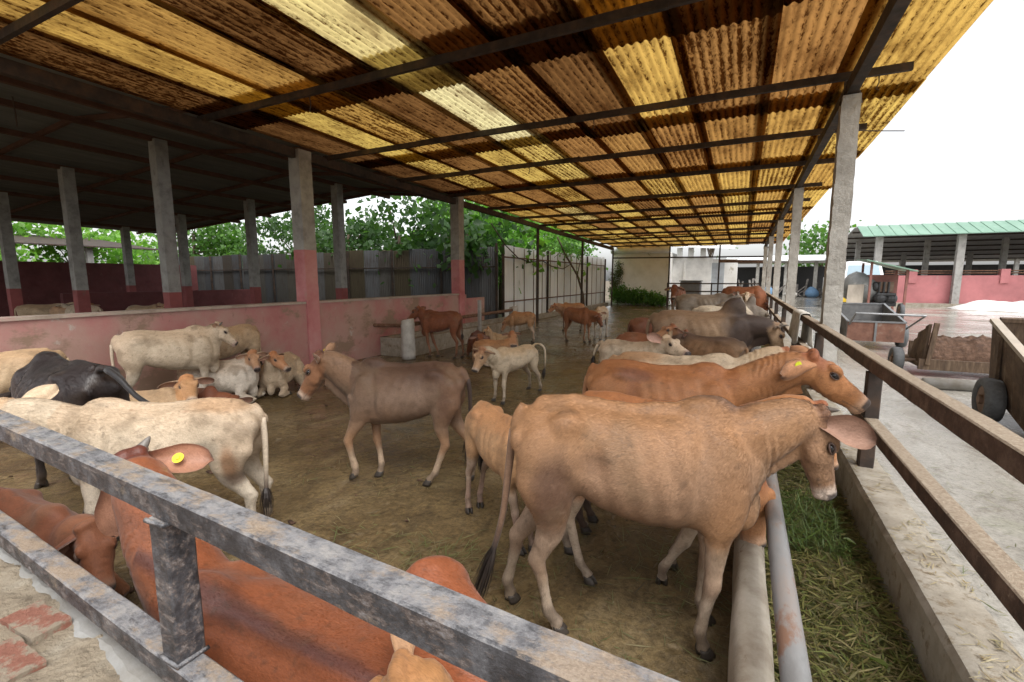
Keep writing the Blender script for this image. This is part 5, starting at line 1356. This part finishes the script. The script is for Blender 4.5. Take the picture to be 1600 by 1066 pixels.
# white tarpaulin over a heap
S = grid(9.4, 15.5, 29.6, 31.2, 90, 26, lambda P: YG + .005 + .42 * np.clip(np.sin((P[:, 1] - 29.6) / 1.6 * math.pi), 0, 1) ** .7 * np.clip((P[:, 0] - 9.4) / .9, 0, 1) ** .8 * (.55 + .75 * fbm(P * 1.2, 71)) + (fbm(P * 5, 72) - .5) * .08 * np.clip(np.sin((P[:, 1] - 29.6) / 1.6 * math.pi), 0, 1))
tag(obj('tarpaulin', S, 'tarp', smooth=True), 'white tarpaulin spread over a long heap before the pink yard wall', 'tarpaulin')
# sacking hung over the railing
S = Soup(); nx, ny = 12, 22
for j in range(ny):
    v = j / (ny - 1)
    for i in range(nx):
        u = i / (nx - 1); y = 7.9 + 1.0 * u; L = 1.05
        s_ = v * L; f_ = .028 * math.sin(u * 17 + v * 2) + .02 * math.sin(u * 31 + 1)
        top = .42 + .05 * math.sin(u * 6)
        if s_ < top: p = (.775 - .03 * (1 - s_ / top) + f_ * (1 - s_ / top), y, 1.235 - (top - s_))
        elif s_ < top + .14: p = (.775 + (s_ - top) / .14 * .13, y, 1.235 + .006 * math.sin((s_ - top) / .14 * math.pi))
        else: p = (.905 + .03 * (s_ - top) + f_ * (s_ - top - .14) * 1.6, y, 1.235 - (s_ - top - .14))
        S.v.append(p)
for j in range(ny - 1):
    for i in range(nx - 1): a = j * nx + i; S.f.append((a, a + 1, a + nx + 1, a + nx))
o = obj('sacking', S, 'sacking', smooth=True); md = o.modifiers.new('thick', 'SOLIDIFY'); md.thickness = .008
tag(o, 'dirty white sacking hung over the rust brown railing', 'sack cloth')
# tank and gate rails past the herd
tn = thing('water_tank', 'dark grey water tank in front of the white annexe', 'tank', (-2.9, 31, 0))
S = Soup(); box(S, -3.55, -2.35, 31, 32, .35, 1.55); obj('body', S, 'tank', tn, bevel=.06)
S = Soup(); box(S, -3.6, -2.3, 30.95, 32.05, 1.552, 1.62); obj('lid', S, 'steel_grey', tn)
S = Soup()
for x in (-3.45, -2.45):
    for y in (31.1, 31.9): box(S, x - .05, x + .05, y - .05, y + .05, 0, .35)
obj('stand', S, 'dark_steel', tn)
gt = thing('end_gate', 'dark pipe gate across the far end of the pen', 'gate', (-1.6, 28.9, 0))
for z in (.55, 1.0, 1.45):
    S = Soup(); rod(S, (-4.0, 28.9, z), (.8, 28.9, z), .035); obj('bar', S, 'dark_steel', gt)
for x in (-4.0, -1.6, .8):
    S = Soup(); rod(S, (x, 28.9, 0), (x, 28.9, 1.5), .04); obj('stile', S, 'dark_steel', gt)
wr = thing('roof_wire', 'thin wire poking out past the first column under the roof edge', 'wire', (1.3, 7, 3.49))
S = Soup(); wire(S, [(.86, 6.9, 3.50), (1.25, 7.1, 3.49), (1.62, 7.3, 3.495)], .006); obj('strand', S, 'dark_steel', wr)
# person by the storage shed, far off
# ------------------------------------------------------------------ the herd
def cow(R, W, label, coat, name='cow', cat='cow', poll=None, muz=None, hoof=None, sy=None, group='cattle in the pen', hmin=.78, hmax=1.12, **kw):
    """R: top of the rump, W: top of the withers, both where they stand in the pen"""
    R, W = np.array(R, float), np.array(W, float); d = W - R; L = math.hypot(d[0], d[1]); a = math.atan2(d[1], d[0])
    ly = kw.get('lying', False); dz = -.40 if ly else 0
    sx = L / .82; sz = (R[2] / (.985 + dz) + W[2] / (1.0 + dz)) / 2
    sc = (sx, sy or (sx + sz) / 2, sz)
    ca, sa = math.cos(a), math.sin(a)
    loc = (R[0] + .02 * sx * ca, R[1] + .02 * sx * sa, 0)
    ro = math.radians(kw.pop('roll', 0)); cr, sr = math.cos(ro), math.sin(ro)
    if ro: loc = (loc[0] - sa * sr * R[2], loc[1] + ca * sr * R[2], (1 - cr) * R[2])     # rolled over a little: keep the spine in place
    def loc2(p):
        q = np.array(p, float) - np.array(loc); x_, y_, z_ = q[0] * ca + q[1] * sa, -q[0] * sa + q[1] * ca, q[2]
        return np.array((x_, y_ * cr + z_ * sr, -y_ * sr + z_ * cr)) / np.array(sc)
    P = dict(name=name, loc=loc, rot=a, scale=sc, label=label, coat=coat, cat=cat, group=group, **kw)
    if poll is not None:
        pl = loc2(poll); P['poll'] = tuple(pl); P['polldz'] = False
        if muz is not None:
            v = loc2(muz) - pl; P['look'] = tuple(v); P['head'] = float(np.clip(np.linalg.norm(v) / .41, hmin, hmax))
    if hoof:
        lg = dict(kw.get('legs', {}))
        for k, p in hoof.items():
            q = loc2((p[0], p[1], 0)); sg = 1 if k[1] == 'l' else -1
            b = (HIND if k[0] == 'h' else FORE)[-1][0]
            lg[k] = (float(np.clip(q[0] - b[0], -.28, .28)), float(np.clip(q[1] - sg * b[1], -.12, .12)), 0)
        P['legs'] = lg
    o, info = make_cow(P)
    if ro: o.rotation_euler = (ro, 0, a)
    return o, info

TAN = dict(base=(.34, .185, .092), back=(.30, .15, .066), backk=.75, side=(.28, .17, .105), sidek=.8, belly=(.44, .33, .24), leg=(.41, .28, .19), legk=.7, shank=(.52, .42, .32), knee=(.24, .15, .10),
           face=(.30, .17, .095), crown=(.17, .085, .05), earout=(.34, .20, .115), earin=(.30, .17, .12), tail=(.22, .13, .08), tuft=(.03, .022, .02), mottle=.10, mud=.30,
           patch=[((.10, -.16, .66), (.10, .12, .17), (.115, .062, .04), .85), ((.88, -.14, .66), (.12, .12, .16), (.30, .15, .065), .6), ((.30, -.13, .80), (.10, .1, .05), (.19, .105, .06), .6), ((.32, -.2, .93), (.03, .03, .02), (.15, .08, .05), .8), ((.86, 0, 1.0), (.14, .05, .06), (.16, .09, .06), .65)])
ORANGE = dict(base=(.37, .16, .062), back=(.32, .12, .042), belly=(.48, .27, .13), leg=(.44, .24, .12), shank=(.46, .32, .2), face=(.43, .19, .075), crown=(.27, .085, .035), muzzle=(.56, .36, .24), nose=(.02, .018, .02),
              earout=(.40, .19, .09), earin=(.46, .26, .18), tail=(.36, .17, .08), mottle=.10, mud=.12, patch=[((.30, -.12, .93), (.16, .08, .05), (.17, .07, .045), .7), ((.28, -.19, .84), (.06, .06, .10), (.26, .10, .045), .5)])
REDB = dict(base=(.19, .062, .026), back=(.15, .048, .022), belly=(.22, .10, .05), leg=(.20, .08, .04), shank=(.26, .13, .075), face=(.19, .065, .028), earout=(.17, .06, .03), tail=(.12, .05, .03), muzzle=(.26, .15, .10), mottle=.15, mud=.2)
WHITE = dict(base=(.54, .44, .32), back=(.50, .36, .235), backk=.55, belly=(.62, .54, .43), leg=(.62, .54, .43), shank=(.60, .52, .42), face=(.58, .46, .33), crown=(.52, .36, .22), rump=(.58, .45, .32), muzzle=(.40, .27, .23), earout=(.56, .42, .28), earin=(.55, .34, .24),
             tail=(.60, .50, .38), tuft=(.10, .065, .045), mottle=.09, mud=.45)
CREAM = dict(base=(.46, .335, .21), back=(.41, .26, .14), backk=.7, belly=(.56, .46, .34), leg=(.55, .45, .33), shank=(.56, .47, .36), face=(.45, .29, .16), crown=(.38, .19, .09), muzzle=(.5, .4, .32), earout=(.46, .30, .18), tail=(.5, .38, .25), mottle=.10, mud=.35)
GREYB = dict(base=(.195, .112, .064), back=(.068, .032, .018), backk=.95, backlo=.70, side=(.19, .125, .086), sidek=.8, belly=(.24, .17, .12), leg=(.36, .20, .105), legk=.8, shank=(.50, .38, .27), face=(.26, .115, .052), facek=.85, crown=(.11, .04, .022), rump=(.17, .085, .045), rumpk=.6,
             muzzle=(.50, .38, .29), earout=(.26, .14, .075), earin=(.44, .28, .21), tail=(.05, .03, .022), tuft=(.012, .010, .010), mottle=.12, mud=.25, eyering=(.06, .04, .03),
             patch=[((.06, .16, .70), (.07, .10, .16), (.12, .06, .035), .6), ((.98, 0, .60), (.09, .12, .10), (.48, .37, .28), .6)])
RED1 = dict(base=(.265, .084, .033), back=(.245, .070, .026), stripe=(.085, .03, .024), belly=(.34, .12, .045), leg=(.32, .12, .05), face=(.28, .09, .032), crown=(.085, .018, .012), muzzle=(.4, .2, .12), earout=(.34, .13, .06), earin=(.38, .19, .12), tail=(.26, .085, .03), mottle=.08, mud=.05, backk=.8,
            patch=[((.70, .0, .60), (.20, .045, .06), (.10, .04, .03), .8), ((.45, .0, .57), (.35, .02, .05), (.085, .03, .022), .8)])
BLACK = dict(base=(.016, .009, .008), belly=(.02, .012, .01), leg=(.02, .012, .01), face=(.016, .01, .008), muzzle=(.06, .045, .04), earout=(.02, .012, .01), earin=(.08, .05, .04), tail=(.012, .01, .01), tuft=(.01, .01, .01), mottle=.2, mud=.08)
BULL = dict(base=(.33, .215, .125), back=(.31, .195, .115), fore=(.055, .034, .026), forek=.97, forehi=1.32, belly=(.36, .25, .16), leg=(.24, .16, .11), face=(.47, .32, .20), facek=.95, crown=(.36, .23, .14), muzzle=(.22, .15, .12), earout=(.35, .25, .17), earin=(.5, .36, .28), tail=(.28, .18, .11), mottle=.10, mud=.2,
            rump=(.26, .165, .10), patch=[((.35, -.2, .72), (.10, .08, .10), (.24, .15, .09), .5)])
GREYZ = dict(base=(.27, .225, .175), back=(.24, .195, .15), fore=(.13, .105, .085), forek=.6, belly=(.34, .29, .23), face=(.24, .20, .16), muzzle=(.1, .08, .07), earout=(.24, .2, .16), mottle=.12)
SADDLE = dict(base=(.19, .13, .095), back=(.62, .53, .40), backk=1.0, belly=(.2, .14, .1), face=(.3, .2, .13), mottle=.12)
DUN = dict(base=(.30, .17, .09), back=(.09, .055, .04), backk=.9, belly=(.36, .24, .15), leg=(.32, .2, .12), face=(.36, .17, .08), crown=(.30, .11, .05), muzzle=(.4, .28, .2), earout=(.32, .18, .1), mottle=.14)
LTAN = dict(base=(.44, .25, .125), back=(.40, .19, .08), backk=.8, belly=(.52, .41, .30), leg=(.54, .42, .32), shank=(.55, .43, .34), face=(.40, .20, .10), crown=(.34, .13, .055), muzzle=(.48, .36, .28), earout=(.42, .24, .13), earin=(.48, .30, .22), tail=(.42, .24, .13), mottle=.13, mud=.4)
def D(coat_, **k): q = dict(coat_); q.update(k); return q

# by the feed trough, nearest first
cow((-.85, 1.93, 1.21), (-.10, 2.16, 1.19), 'large tan young cow by the near end of the trough, big ear outstretched over it', TAN, sy=.96,
    poll=(.33, 2.30, 1.185), muz=(.415, 2.33, .83), hoof=dict(hr=(-.73, 2.02), hl=(-1.08, 2.18), fr=(-.07, 2.15), fl=(-.11, 2.50)), vox=.0095, seed=3, fur=120000, furlen=.85, furvar=.40, chest=.07, belly=.15, thin=1.25, dewlap=.12, wrinkle=.8,
    earrabs=((.90, -.40, -.06), (-.25, -.9, .25)), earl=(.2, 1, .1), ears=1.2, droop=.35, crown=(.75, .1, .6), slim=.04, tail=[(-.05, 0, .96), (-.10, -.01, .90), (-.13, -.02, .72), (-.16, -.03, .52), (-.21, -.05, .36)], tuftl=.30, neck=.93, ribs=.35, head=1.0, lid='lid')
cow((-.93, 2.60, .96), (-.16, 2.62, .95), 'tan brown calf reaching under the neck of the large tan cow into the trough', D(ORANGE, leg=(.50, .38, .27), shank=(.52, .42, .32), belly=(.55, .45, .35)), cat='calf',
    poll=(.13, 2.56, .78), muz=(.18, 2.53, .39), hoof=dict(hr=(-.69, 2.41), hl=(-.91, 2.66), fl=(-.30, 2.78), fr=(-.45, 2.60)), vox=.012, seed=4, thin=.6, calf=.4, dewlap=.3, ear=(-.3, .9, .1), sy=.85)
cow((-.95, 3.02, .98), (-.15, 3.02, .98), 'orange brown cow with two short dark horns showing behind the large tan cow', D(ORANGE, leg=(.12, .07, .05), shank=(.08, .055, .045)),
    poll=(.43, 3.0, 1.05), muz=(.55, 3.02, .70), vox=.013, seed=5, horn=(.085, (.0, 1, .55)), hornr=.8, ear=(-.3, 1, -.1), ears=.8, sy=.86)
cow((-1.0, 3.60, 1.10), (-.19, 3.66, 1.10), 'smooth orange cow with yellow green ear tag and head raised over the trough', ORANGE, sy=.98,
    poll=(.46, 3.71, 1.235), muz=(.82, 3.72, .955), vox=.010, seed=6, fur=70000, chest=.02, tag=('tag_lime', -1, 'flag'), tagshift=(.0, -.012, .02), tagoff=.006, earrabs=((-.82, -.52, -.20), (-.50, .80, .15)), earl=(-.5, 1, .0), ears=1.08, tagside=-1, tagang=.3, droop=.1, slim=.02, dewlap=.35, wrinkle=.9, neck=.95, lid='lid', tail=[(-.05, 0, .96), (-.10, 0, .90), (-.135, 0, .72), (-.14, 0, .5), (-.13, 0, .33)])
cow((-1.0, 4.30, 1.07), (-.15, 4.40, 1.06), 'pale cream cow with tan rump and reddish poll just behind the orange cow', D(CREAM, rump=(.40, .23, .11), back=(.56, .45, .32), crown=(.33, .10, .04), patch=[((.12, 0, .95), (.3, .2, .12), (.42, .23, .11), .8)]),
    poll=(.36, 4.50, 1.15), muz=(.53, 4.60, .90), vox=.012, seed=7, fur=40000, ear=(-.2, 1, -.05), thin=.7, wrinkle=1.2, earr=(.5, .85, -.3))
cow((-1.70, 6.40, .90), (-1.04, 6.36, .89), 'whitish calf with upright white ear lying against the pale cream cow', D(WHITE, tuft=(.06, .03, .02), face=(.62, .48, .34), earin=(.60, .36, .28)), cat='calf', poll=(-.86, 6.30, .985), muz=(-.53, 6.10, .84), vox=.013, seed=8, fur=25000, calf=.7, ear=(-.6, .8, .3), ears=1.15, tail=[(-.05, 0, .96), (-.13, .0, .93), (-.2, .0, .8), (-.22, 0, .7)])
cow((-.0, 7.10, .91), (-.74, 7.45, .92), 'dun calf with dark back and orange face standing tail to the trough', DUN, cat='calf', poll=(-.93, 7.45, 1.04), muz=(-1.2, 7.30, .90), vox=.016, seed=9, calf=.6, sy=.85)
cow((-1.69, 7.47, .89), (-1.05, 7.52, .88), 'small reddish brown calf with dark tail between the whitish calf and the humped bull', D(REDB, base=(.27, .10, .045), back=(.22, .085, .04)), cat='calf', vox=.017, seed=10, calf=.6, tail=[(-.05, 0, .96), (-.16, 0, .86), (-.28, 0, .74), (-.33, 0, .62)])
cow((-1.22, 7.95, 1.21), (-.14, 8.22, 1.23), 'big tan humped bull with dark shoulders and small horns reaching into the trough', BULL, cat='bull', name='bull', sy=1.28,
    poll=(.52, 8.30, 1.03), muz=(.68, 8.34, .58), vox=.013, seed=11, fur=40000, hump=.95, dewlap=.9, fat=1.08, horn=(.10, (.1, .7, .9)), ear=(-.3, 1, -.05), ears=.8, thin=.7, neck=1.1)
cow((-1.92, 9.35, .97), (-1.40, 9.85, .95), 'dark red brown calf standing rump first behind the humped bull', REDB, cat='calf', vox=.017, seed=12, calf=.4)
cow((-.80, 10.1, 1.20), (.0, 10.45, 1.18), 'dark sided cow with white saddle along its back behind the bull', SADDLE, poll=(.35, 10.6, .8), muz=(.45, 10.7, .45), vox=.018, seed=13, tuft=False, sy=1.1, fat=1.1)
cow((-.45, 11.6, 1.20), (.18, 11.75, 1.22), 'grey humped cow with shoulder showing past the bull', GREYZ, poll=(.5, 11.8, 1.0), muz=(.62, 11.85, .6), vox=.02, seed=14, hump=.4, tuft=False)
cow((-1.65, 14.6, 1.29), (-.55, 14.9, 1.27), 'grey cow with dark neck, second last before the far gate', GREYZ, poll=(-.12, 14.95, 1.30), muz=(.15, 14.9, .98), vox=.018, seed=15, hump=.2, thin=1, ribs=1., ear=(-.3, 1, .5), tuft=False)
cow((-2.35, 20.9, 1.40), (-2.40, 20.0, 1.40), 'brown cow with white muzzle and yellow ear tag facing down the pen', D(REDB, base=(.26, .09, .04), muzzle=(.6, .5, .42), leg=(.4, .3, .22)), poll=(-2.42, 19.4, 1.46), muz=(-2.40, 19.05, .98), vox=.02, seed=16, tag=('tag_yellow', -1, 'round'), tuft=False, ear=(-.1, 1, -.25), hmax=1.2)
cow((-.50, 17.4, 1.53), (.42, 17.2, 1.42), 'large red brown cow seen over the herd before the far gate', D(REDB, base=(.27, .095, .04), back=(.25, .085, .035)), poll=(.75, 17.2, 1.0), muz=(.8, 17.2, .55), vox=.02, seed=17, tuft=False)
cow((-.25, 16.4, 1.30), (.05, 15.9, 1.22), 'white faced calf in front of the large red brown cow', D(WHITE, base=(.5, .4, .3)), cat='calf', poll=(.13, 15.5, 1.32), muz=(.14, 15.35, 1.0), vox=.02, seed=18, calf=.6, tuft=False)

# out in the middle of the pen
WALK = [((.90, .095, .72), .13, .06), ((.905, .105, .60), .105, .058), ((.93, .11, .52), .077, .052), ((.975, .105, .455), .057, .046), ((1.02, .10, .385), .044, .038), ((1.04, .10, .34), .045, .040),
        ((1.03, .10, .29), .034, .031), ((1.01, .10, .21), .028, .026), ((.985, .10, .135), .033, .031), ((.975, .10, .10), .027, .026), ((.985, .10, .068), .036, .034)]
cow((-2.12, 3.23, 1.03), (-2.80, 2.98, 1.05), 'grey brown young bull walking across the middle of the pen, one foreleg lifted', GREYB, sy=.92, cat='young bull', name='young_bull', slim=-.01,
    poll=(-3.24, 2.80, 1.10), muz=(-3.45, 2.72, .745), hoof=dict(hl=(-2.32, 3.06), hr=(-2.03, 3.32), fr=(-2.80, 3.02)), legs=dict(fl=WALK), vox=.0095, seed=19, fur=60000, hump=.25, dewlap=.75, thin=.75, tag=('tag_yellow', -1, 'flag'), earl=(-.45, .85, .05), earr=(-.5, .8, .55), ears=.85, eardown=-.2, hooftilt=dict(fl=.5),
    tail=[(-.05, 0, .96), (-.12, 0, .90), (-.15, 0, .74), (-.145, .0, .55), (-.13, .0, .40)], tuftl=.26, lid='lid')
cow((-1.69, 2.88, .85), (-1.22, 2.55, .87), 'light tan calf with its rump showing behind the large tan cow', D(LTAN, leg=(.50, .36, .27), shank=(.46, .30, .24), rump=(.46, .27, .14), tail=(.30, .2, .14)), cat='calf',
    poll=(-.95, 2.36, .82), muz=(-.82, 2.36, .55), hoof=dict(hl=(-1.73, 2.93), hr=(-1.76, 2.82), fr=(-1.18, 2.52)), vox=.0115, seed=20, fur=35000, calf=.8, thin=1.0, sy=.74, ribs=.35, tail=[(-.05, 0, .96), (-.10, .03, .88), (-.12, .05, .7), (-.11, .05, .5)])
cow((-2.84, 6.42, .735), (-3.02, 5.80, .77), 'cream calf with reddish forehead standing with curled tail in the middle of the pen', D(CREAM, base=(.58, .47, .33), back=(.54, .38, .22), face=(.48, .29, .16), crown=(.38, .17, .08), tail=(.6, .5, .38), tuft=(.05, .035, .03)), cat='calf',
    poll=(-3.16, 5.45, .80), muz=(-3.22, 5.30, .53), hoof=dict(hl=(-2.74, 6.60), hr=(-3.0, 6.65), fl=(-2.92, 5.62), fr=(-3.12, 5.72)), vox=.0135, seed=21, fur=30000, calf=.8, hump=.25, ribs=.5, sy=.82, tail=[(-.05, 0, .96), (-.15, .06, 1.0), (-.26, .12, .90), (-.27, .14, .66), (-.24, .14, .45)], ear=(-.1, 1, -.1))
cow((-5.52, 8.53, 1.05), (-6.22, 8.44, 1.01), 'dark red brown calf standing by the water trough stump, looking left', REDB, cat='calf',
    poll=(-6.49, 8.40, 1.11), muz=(-6.76, 8.36, .875), hoof=dict(hl=(-5.58, 8.46), hr=(-5.50, 8.65), fl=(-6.20, 8.40), fr=(-6.05, 8.55)), vox=.0135, seed=22, calf=.8, sy=.86, ear=(-.3, 1, .1), tail=[(-.05, 0, .96), (-.10, .0, .88), (-.12, 0, .7), (-.12, 0, .5)], tuftl=.15)
cow((-5.06, 11.5, .90), (-5.58, 11.45, .78), 'pale tan calf with lowered brown face near the pale fence', LTAN, cat='calf', poll=(-5.86, 11.40, .62), muz=(-5.97, 11.36, .33), hoof=dict(hl=(-5.02, 11.5), hr=(-5.15, 11.75)), vox=.016, seed=23, calf=.9, sy=.78, tuft=False)
cow((-4.42, 12.4, .96), (-3.82, 12.28, .91), 'brown calf walking right with lowered head in the back of the pen', D(REDB, base=(.26, .10, .042), back=(.22, .08, .035), belly=(.34, .2, .11), leg=(.28, .14, .075)), cat='calf', poll=(-3.42, 12.2, .80), muz=(-3.29, 12.18, .50), vox=.016, seed=24, calf=.7, sy=.84,
    legs=dict(hl=(-.12, 0, 0), hr=(.06, 0, 0), fl=(.04, 0, 0), fr=(-.06, 0, 0)), tuft=False)
cow((-3.68, 13.7, .95), (-3.66, 13.0, .90), 'white calf half hidden by the walking brown calf', D(WHITE, tail=(.6, .5, .4)), cat='calf', poll=(-3.6, 12.75, .85), muz=(-3.5, 12.5, .6), vox=.017, seed=25, calf=.8, tuft=False, sy=.8)
cow((-4.78, 15.0, .93), (-5.30, 14.8, .92), 'light brown calf with small ears behind the walking brown calf', D(LTAN, base=(.36, .2, .11)), cat='calf', poll=(-5.62, 14.6, .90), muz=(-5.8, 14.4, .7), vox=.018, seed=26, calf=.8, tuft=False, sy=.8)
cow((-5.55, 9.35, .56), (-5.12, 8.88, .52), 'red brown calf lying by the water trough', REDB, cat='calf', lying=True, vox=.016, seed=27, calf=.7, sy=1.0, poll=(-5.0, 8.55, .55), muz=(-4.85, 8.4, .4), tuft=False, hooves=False)
cow((-4.75, 8.05, .50), (-4.22, 8.42, .52), 'tan calf lying with raised head behind the cream calf', D(LTAN, base=(.33, .19, .10)), cat='calf', lying=True, vox=.016, seed=28, calf=.7, sy=1.0, poll=(-4.22, 8.55, .66), muz=(-4.05, 8.35, .42), tuft=False, hooves=False)
cow((-4.55, 9.35, .50), (-4.95, 9.15, .52), 'pale cream headed calf lying between two others by the trough', CREAM, cat='calf', lying=True, vox=.016, seed=29, calf=.7, sy=1.0, poll=(-5.05, 9.0, .66), muz=(-5.22, 8.85, .46), tuft=False, hooves=False)

HIND_UP = [((.06, .10, .36), .19, .10), ((.14, .20, .42), .16, .12), ((.22, .27, .465), .125, .105), ((.26, .33, .38), .09, .07), ((.24, .37, .22), .06, .045), ((.18, .37, .12), .05, .04), ((.22, .37, .06), .036, .03),
           ((.30, .37, .042), .03, .027), ((.37, .37, .036), .033, .03), ((.41, .37, .034), .028, .026), ((.45, .37, .032), .034, .03)]
# along the pink wall and on the left
cow((-6.86, 2.96, 1.08), (-6.52, 3.66, 1.09), 'cream white bullock standing along the pink wall, facing right', D(WHITE, crown=(.50, .34, .22)), poll=(-6.40, 3.90, 1.13), muz=(-6.26, 4.08, .86), vox=.0125, seed=30, fur=30000, hump=.3, thin=.8, sy=.98, mud=1, horn=(.05, (0, .8, .7)), hornr=.6, dewlap=.7,
    hoof=dict(hr=(-6.7, 2.95), fr=(-6.42, 3.66)), ear=(-.5, .8, .15), ears=.75, tail=[(-.05, 0, .96), (-.11, 0, .9), (-.13, 0, .7), (-.12, 0, .5)])
cow((-7.0, 4.78, 1.03), (-6.98, 4.10, 1.02), 'tan cream calf standing behind the white bullock at the pink wall', D(CREAM, base=(.46, .34, .22)), cat='calf', poll=(-6.95, 3.98, 1.0), muz=(-7.0, 3.75, .8), vox=.014, seed=31, calf=.5, sy=.92)
cow((-6.95, 3.72, .60), (-6.36, 4.12, .60), 'whitish calf lying folded below the wall with brown face', D(WHITE, base=(.62, .55, .46), face=(.42, .22, .11), crown=(.40, .17, .07)), cat='calf', lying=True, vox=.0135, seed=32, calf=.6, poll=(-6.22, 4.22, .72), muz=(-5.98, 4.12, .52), sy=1.0)
cow((-6.62, 5.15, .56), (-6.24, 4.55, .56), 'cream calf lying with orange face turned to the right, its legs stretched out', D(CREAM, base=(.55, .43, .30), face=(.44, .20, .09), crown=(.42, .16, .06)), cat='calf', lying=True, vox=.0135, seed=33, calf=.6, poll=(-6.05, 4.42, .68), muz=(-5.78, 4.48, .48), sy=1.0)
cow((-5.95, 2.34, .60), (-5.28, 2.62, .60), 'dusty cream calf lying behind the black cow', D(CREAM, face=(.45, .24, .11), crown=(.45, .20, .08)), cat='calf', lying=True, vox=.014, seed=34, calf=.5, poll=(-5.33, 2.85, .70), muz=(-5.02, 2.72, .52), sy=1.0)
cow((-5.75, 2.98, .52), (-5.32, 3.08, .52), 'red brown calf lying flat beside the dusty cream calf', REDB, cat='calf', lying=True, vox=.016, seed=35, calf=.5, poll=(-5.06, 3.18, .42), muz=(-4.86, 3.12, .26), sy=.85)
cow((-6.60, 2.22, 1.0), (-6.72, 1.42, 1.02), 'pale tan cow showing only its back at the left edge', CREAM, vox=.015, seed=36, tuft=False)
cow((-4.20, 1.64, 1.12), (-5.10, 1.68, 1.12), 'glossy black cow with its tail swinging out to the right', BLACK, vox=.012, seed=37, fur=40000, fat=1.15, thin=.4, tuftmat='tuft', mat='coat_dark', poll=(-5.75, 1.7, .78), muz=(-5.95, 1.68, .36),
    tail=[(-.05, 0, .97), (-.14, .0, .985), (-.28, -.02, .93), (-.44, -.04, .83), (-.62, -.06, .78)], tuftl=.24, legs=dict(hr=(.05, 0, 0)))
cow((-2.84, 1.86, .96), (-3.55, 1.41, .985), 'cream white cow with brown stained back and thigh, behind the foreground railing', D(WHITE, patch=[((.12, .05, .98), (.20, .10, .06), (.46, .28, .15), .7), ((.04, .16, .62), (.05, .1, .12), (.30, .15, .07), .8), ((.16, .18, .72), (.08, .06, .07), (.30, .25, .19), .6), ((.0, .15, .50), (.10, .1, .06), (.09, .05, .03), .8), ((.3, .1, .96), (.02, .02, .02), (.30, .13, .06), .9), ((.62, .06, .97), (.02, .02, .02), (.30, .14, .07), .8)], tail=(.60, .50, .38), tuft=(.05, .03, .025)),
    poll=(-3.98, 1.08, 1.0), muz=(-4.25, .95, .72), vox=.0105, seed=38, fur=70000, fat=1.0, thin=.95, sy=.98, hoof=dict(hl=(-2.95, 1.92), hr=(-3.02, 2.08)), earr=(-.55, .9, .22), earl=(-.3, 1, -.2), ears=1.15, eardown=.5, tail=[(-.05, 0, .96), (-.10, 0, .90), (-.115, 0, .74), (-.11, 0, .55), (-.10, 0, .34)], tuftl=.20)
cow((-.62, .84, .665), (-1.64, .85, .655), 'glossy orange red cow with dark dorsal stripe lying under the foreground railing', RED1, lying=True, stretch=dict(hr=HIND_UP), vox=.0095, seed=39, roll=-24, fur=60000, furlen=.38, furvar=.14, sy=1.30, fat=1.0, thin=.7, poll=(-2.44, 1.01, .95), muz=(-2.82, 1.17, .75), mat='coat_sleek',
    horn=(.055, (-.25, .9, .35)), hornr=.9, tag=('tag_yellow', -1, 'round'), earlabs=((-.12, .42, -.88), (-.75, .45, .35)), earrabs=((-.80, -.50, -.30), (-.55, .35, .75)), ears=1.08, droop=.2, tagside=1, tagoff=.012, wrinkle=.7, crown=(-.2, 0, 1), hooves=False, lid='lid', dewlap=.5)
cow((-.06, .98, .36), (-.55, .94, .36), 'light tan calf with upright ear tucked at the bottom by the railing', D(LTAN, base=(.42, .21, .085), back=(.40, .19, .07), crown=(.40, .19, .075), face=(.42, .20, .08)), cat='calf', lying=True, vox=.012, seed=40, calf=.7, sy=.72, poll=(-.70, .785, .80), muz=(-.82, .66, .56), earr=(.1, 1, .5), earl=(.1, 1, .3), hmin=.6, hooves=False, tuft=False)
cow((-3.85, .95, .55), (-3.15, .98, .55), 'brown calf lying half hidden behind the foreground rails at the left', D(REDB, base=(.22, .085, .04)), cat='calf', lying=True, vox=.015, seed=41, poll=(-2.80, 1.0, .55), muz=(-2.6, .95, .28), sy=.95, hooves=False, tuft=False, ear=(-.2, .7, -.6), earin=(.3, .16, .1))
# backs seen over the wall in the next pen
for k, (x, y, rot_, z, ct, lb) in enumerate(((-20.2, 6.2, .9, 1.02, CREAM, 'cream cow lying deep in the second shed, leftmost back over the wall'), (-19.0, 6.6, .3, 1.03, D(LTAN, base=(.45, .28, .16)), 'tan cow in the second shed, second back from the left over the wall'),
        (-17.4, 7.0, 3.4, 1.02, WHITE, 'whitish cow in the second shed, before its inner wall'), (-16.4, 7.4, .2, 1.04, CREAM, 'pale cow in the second shed below the second grey post'), (-15.2, 7.9, 2.9, 1.02, LTAN, 'light brown cow in the second shed, rightmost back over the wall'))):
    cow((x, y, z - .09), (x + .9 * math.cos(rot_), y + .9 * math.sin(rot_), z - .09), lb, ct, vox=.022, seed=50 + k, tuft=False, detail=1, group='cattle in the second shed', poll=(x + 1.35 * math.cos(rot_), y + 1.35 * math.sin(rot_), z - .05), muz=(x + 1.62 * math.cos(rot_), y + 1.62 * math.sin(rot_) - .1, z - .2), hooves=False)
# flat ear leaf of rope on the bull
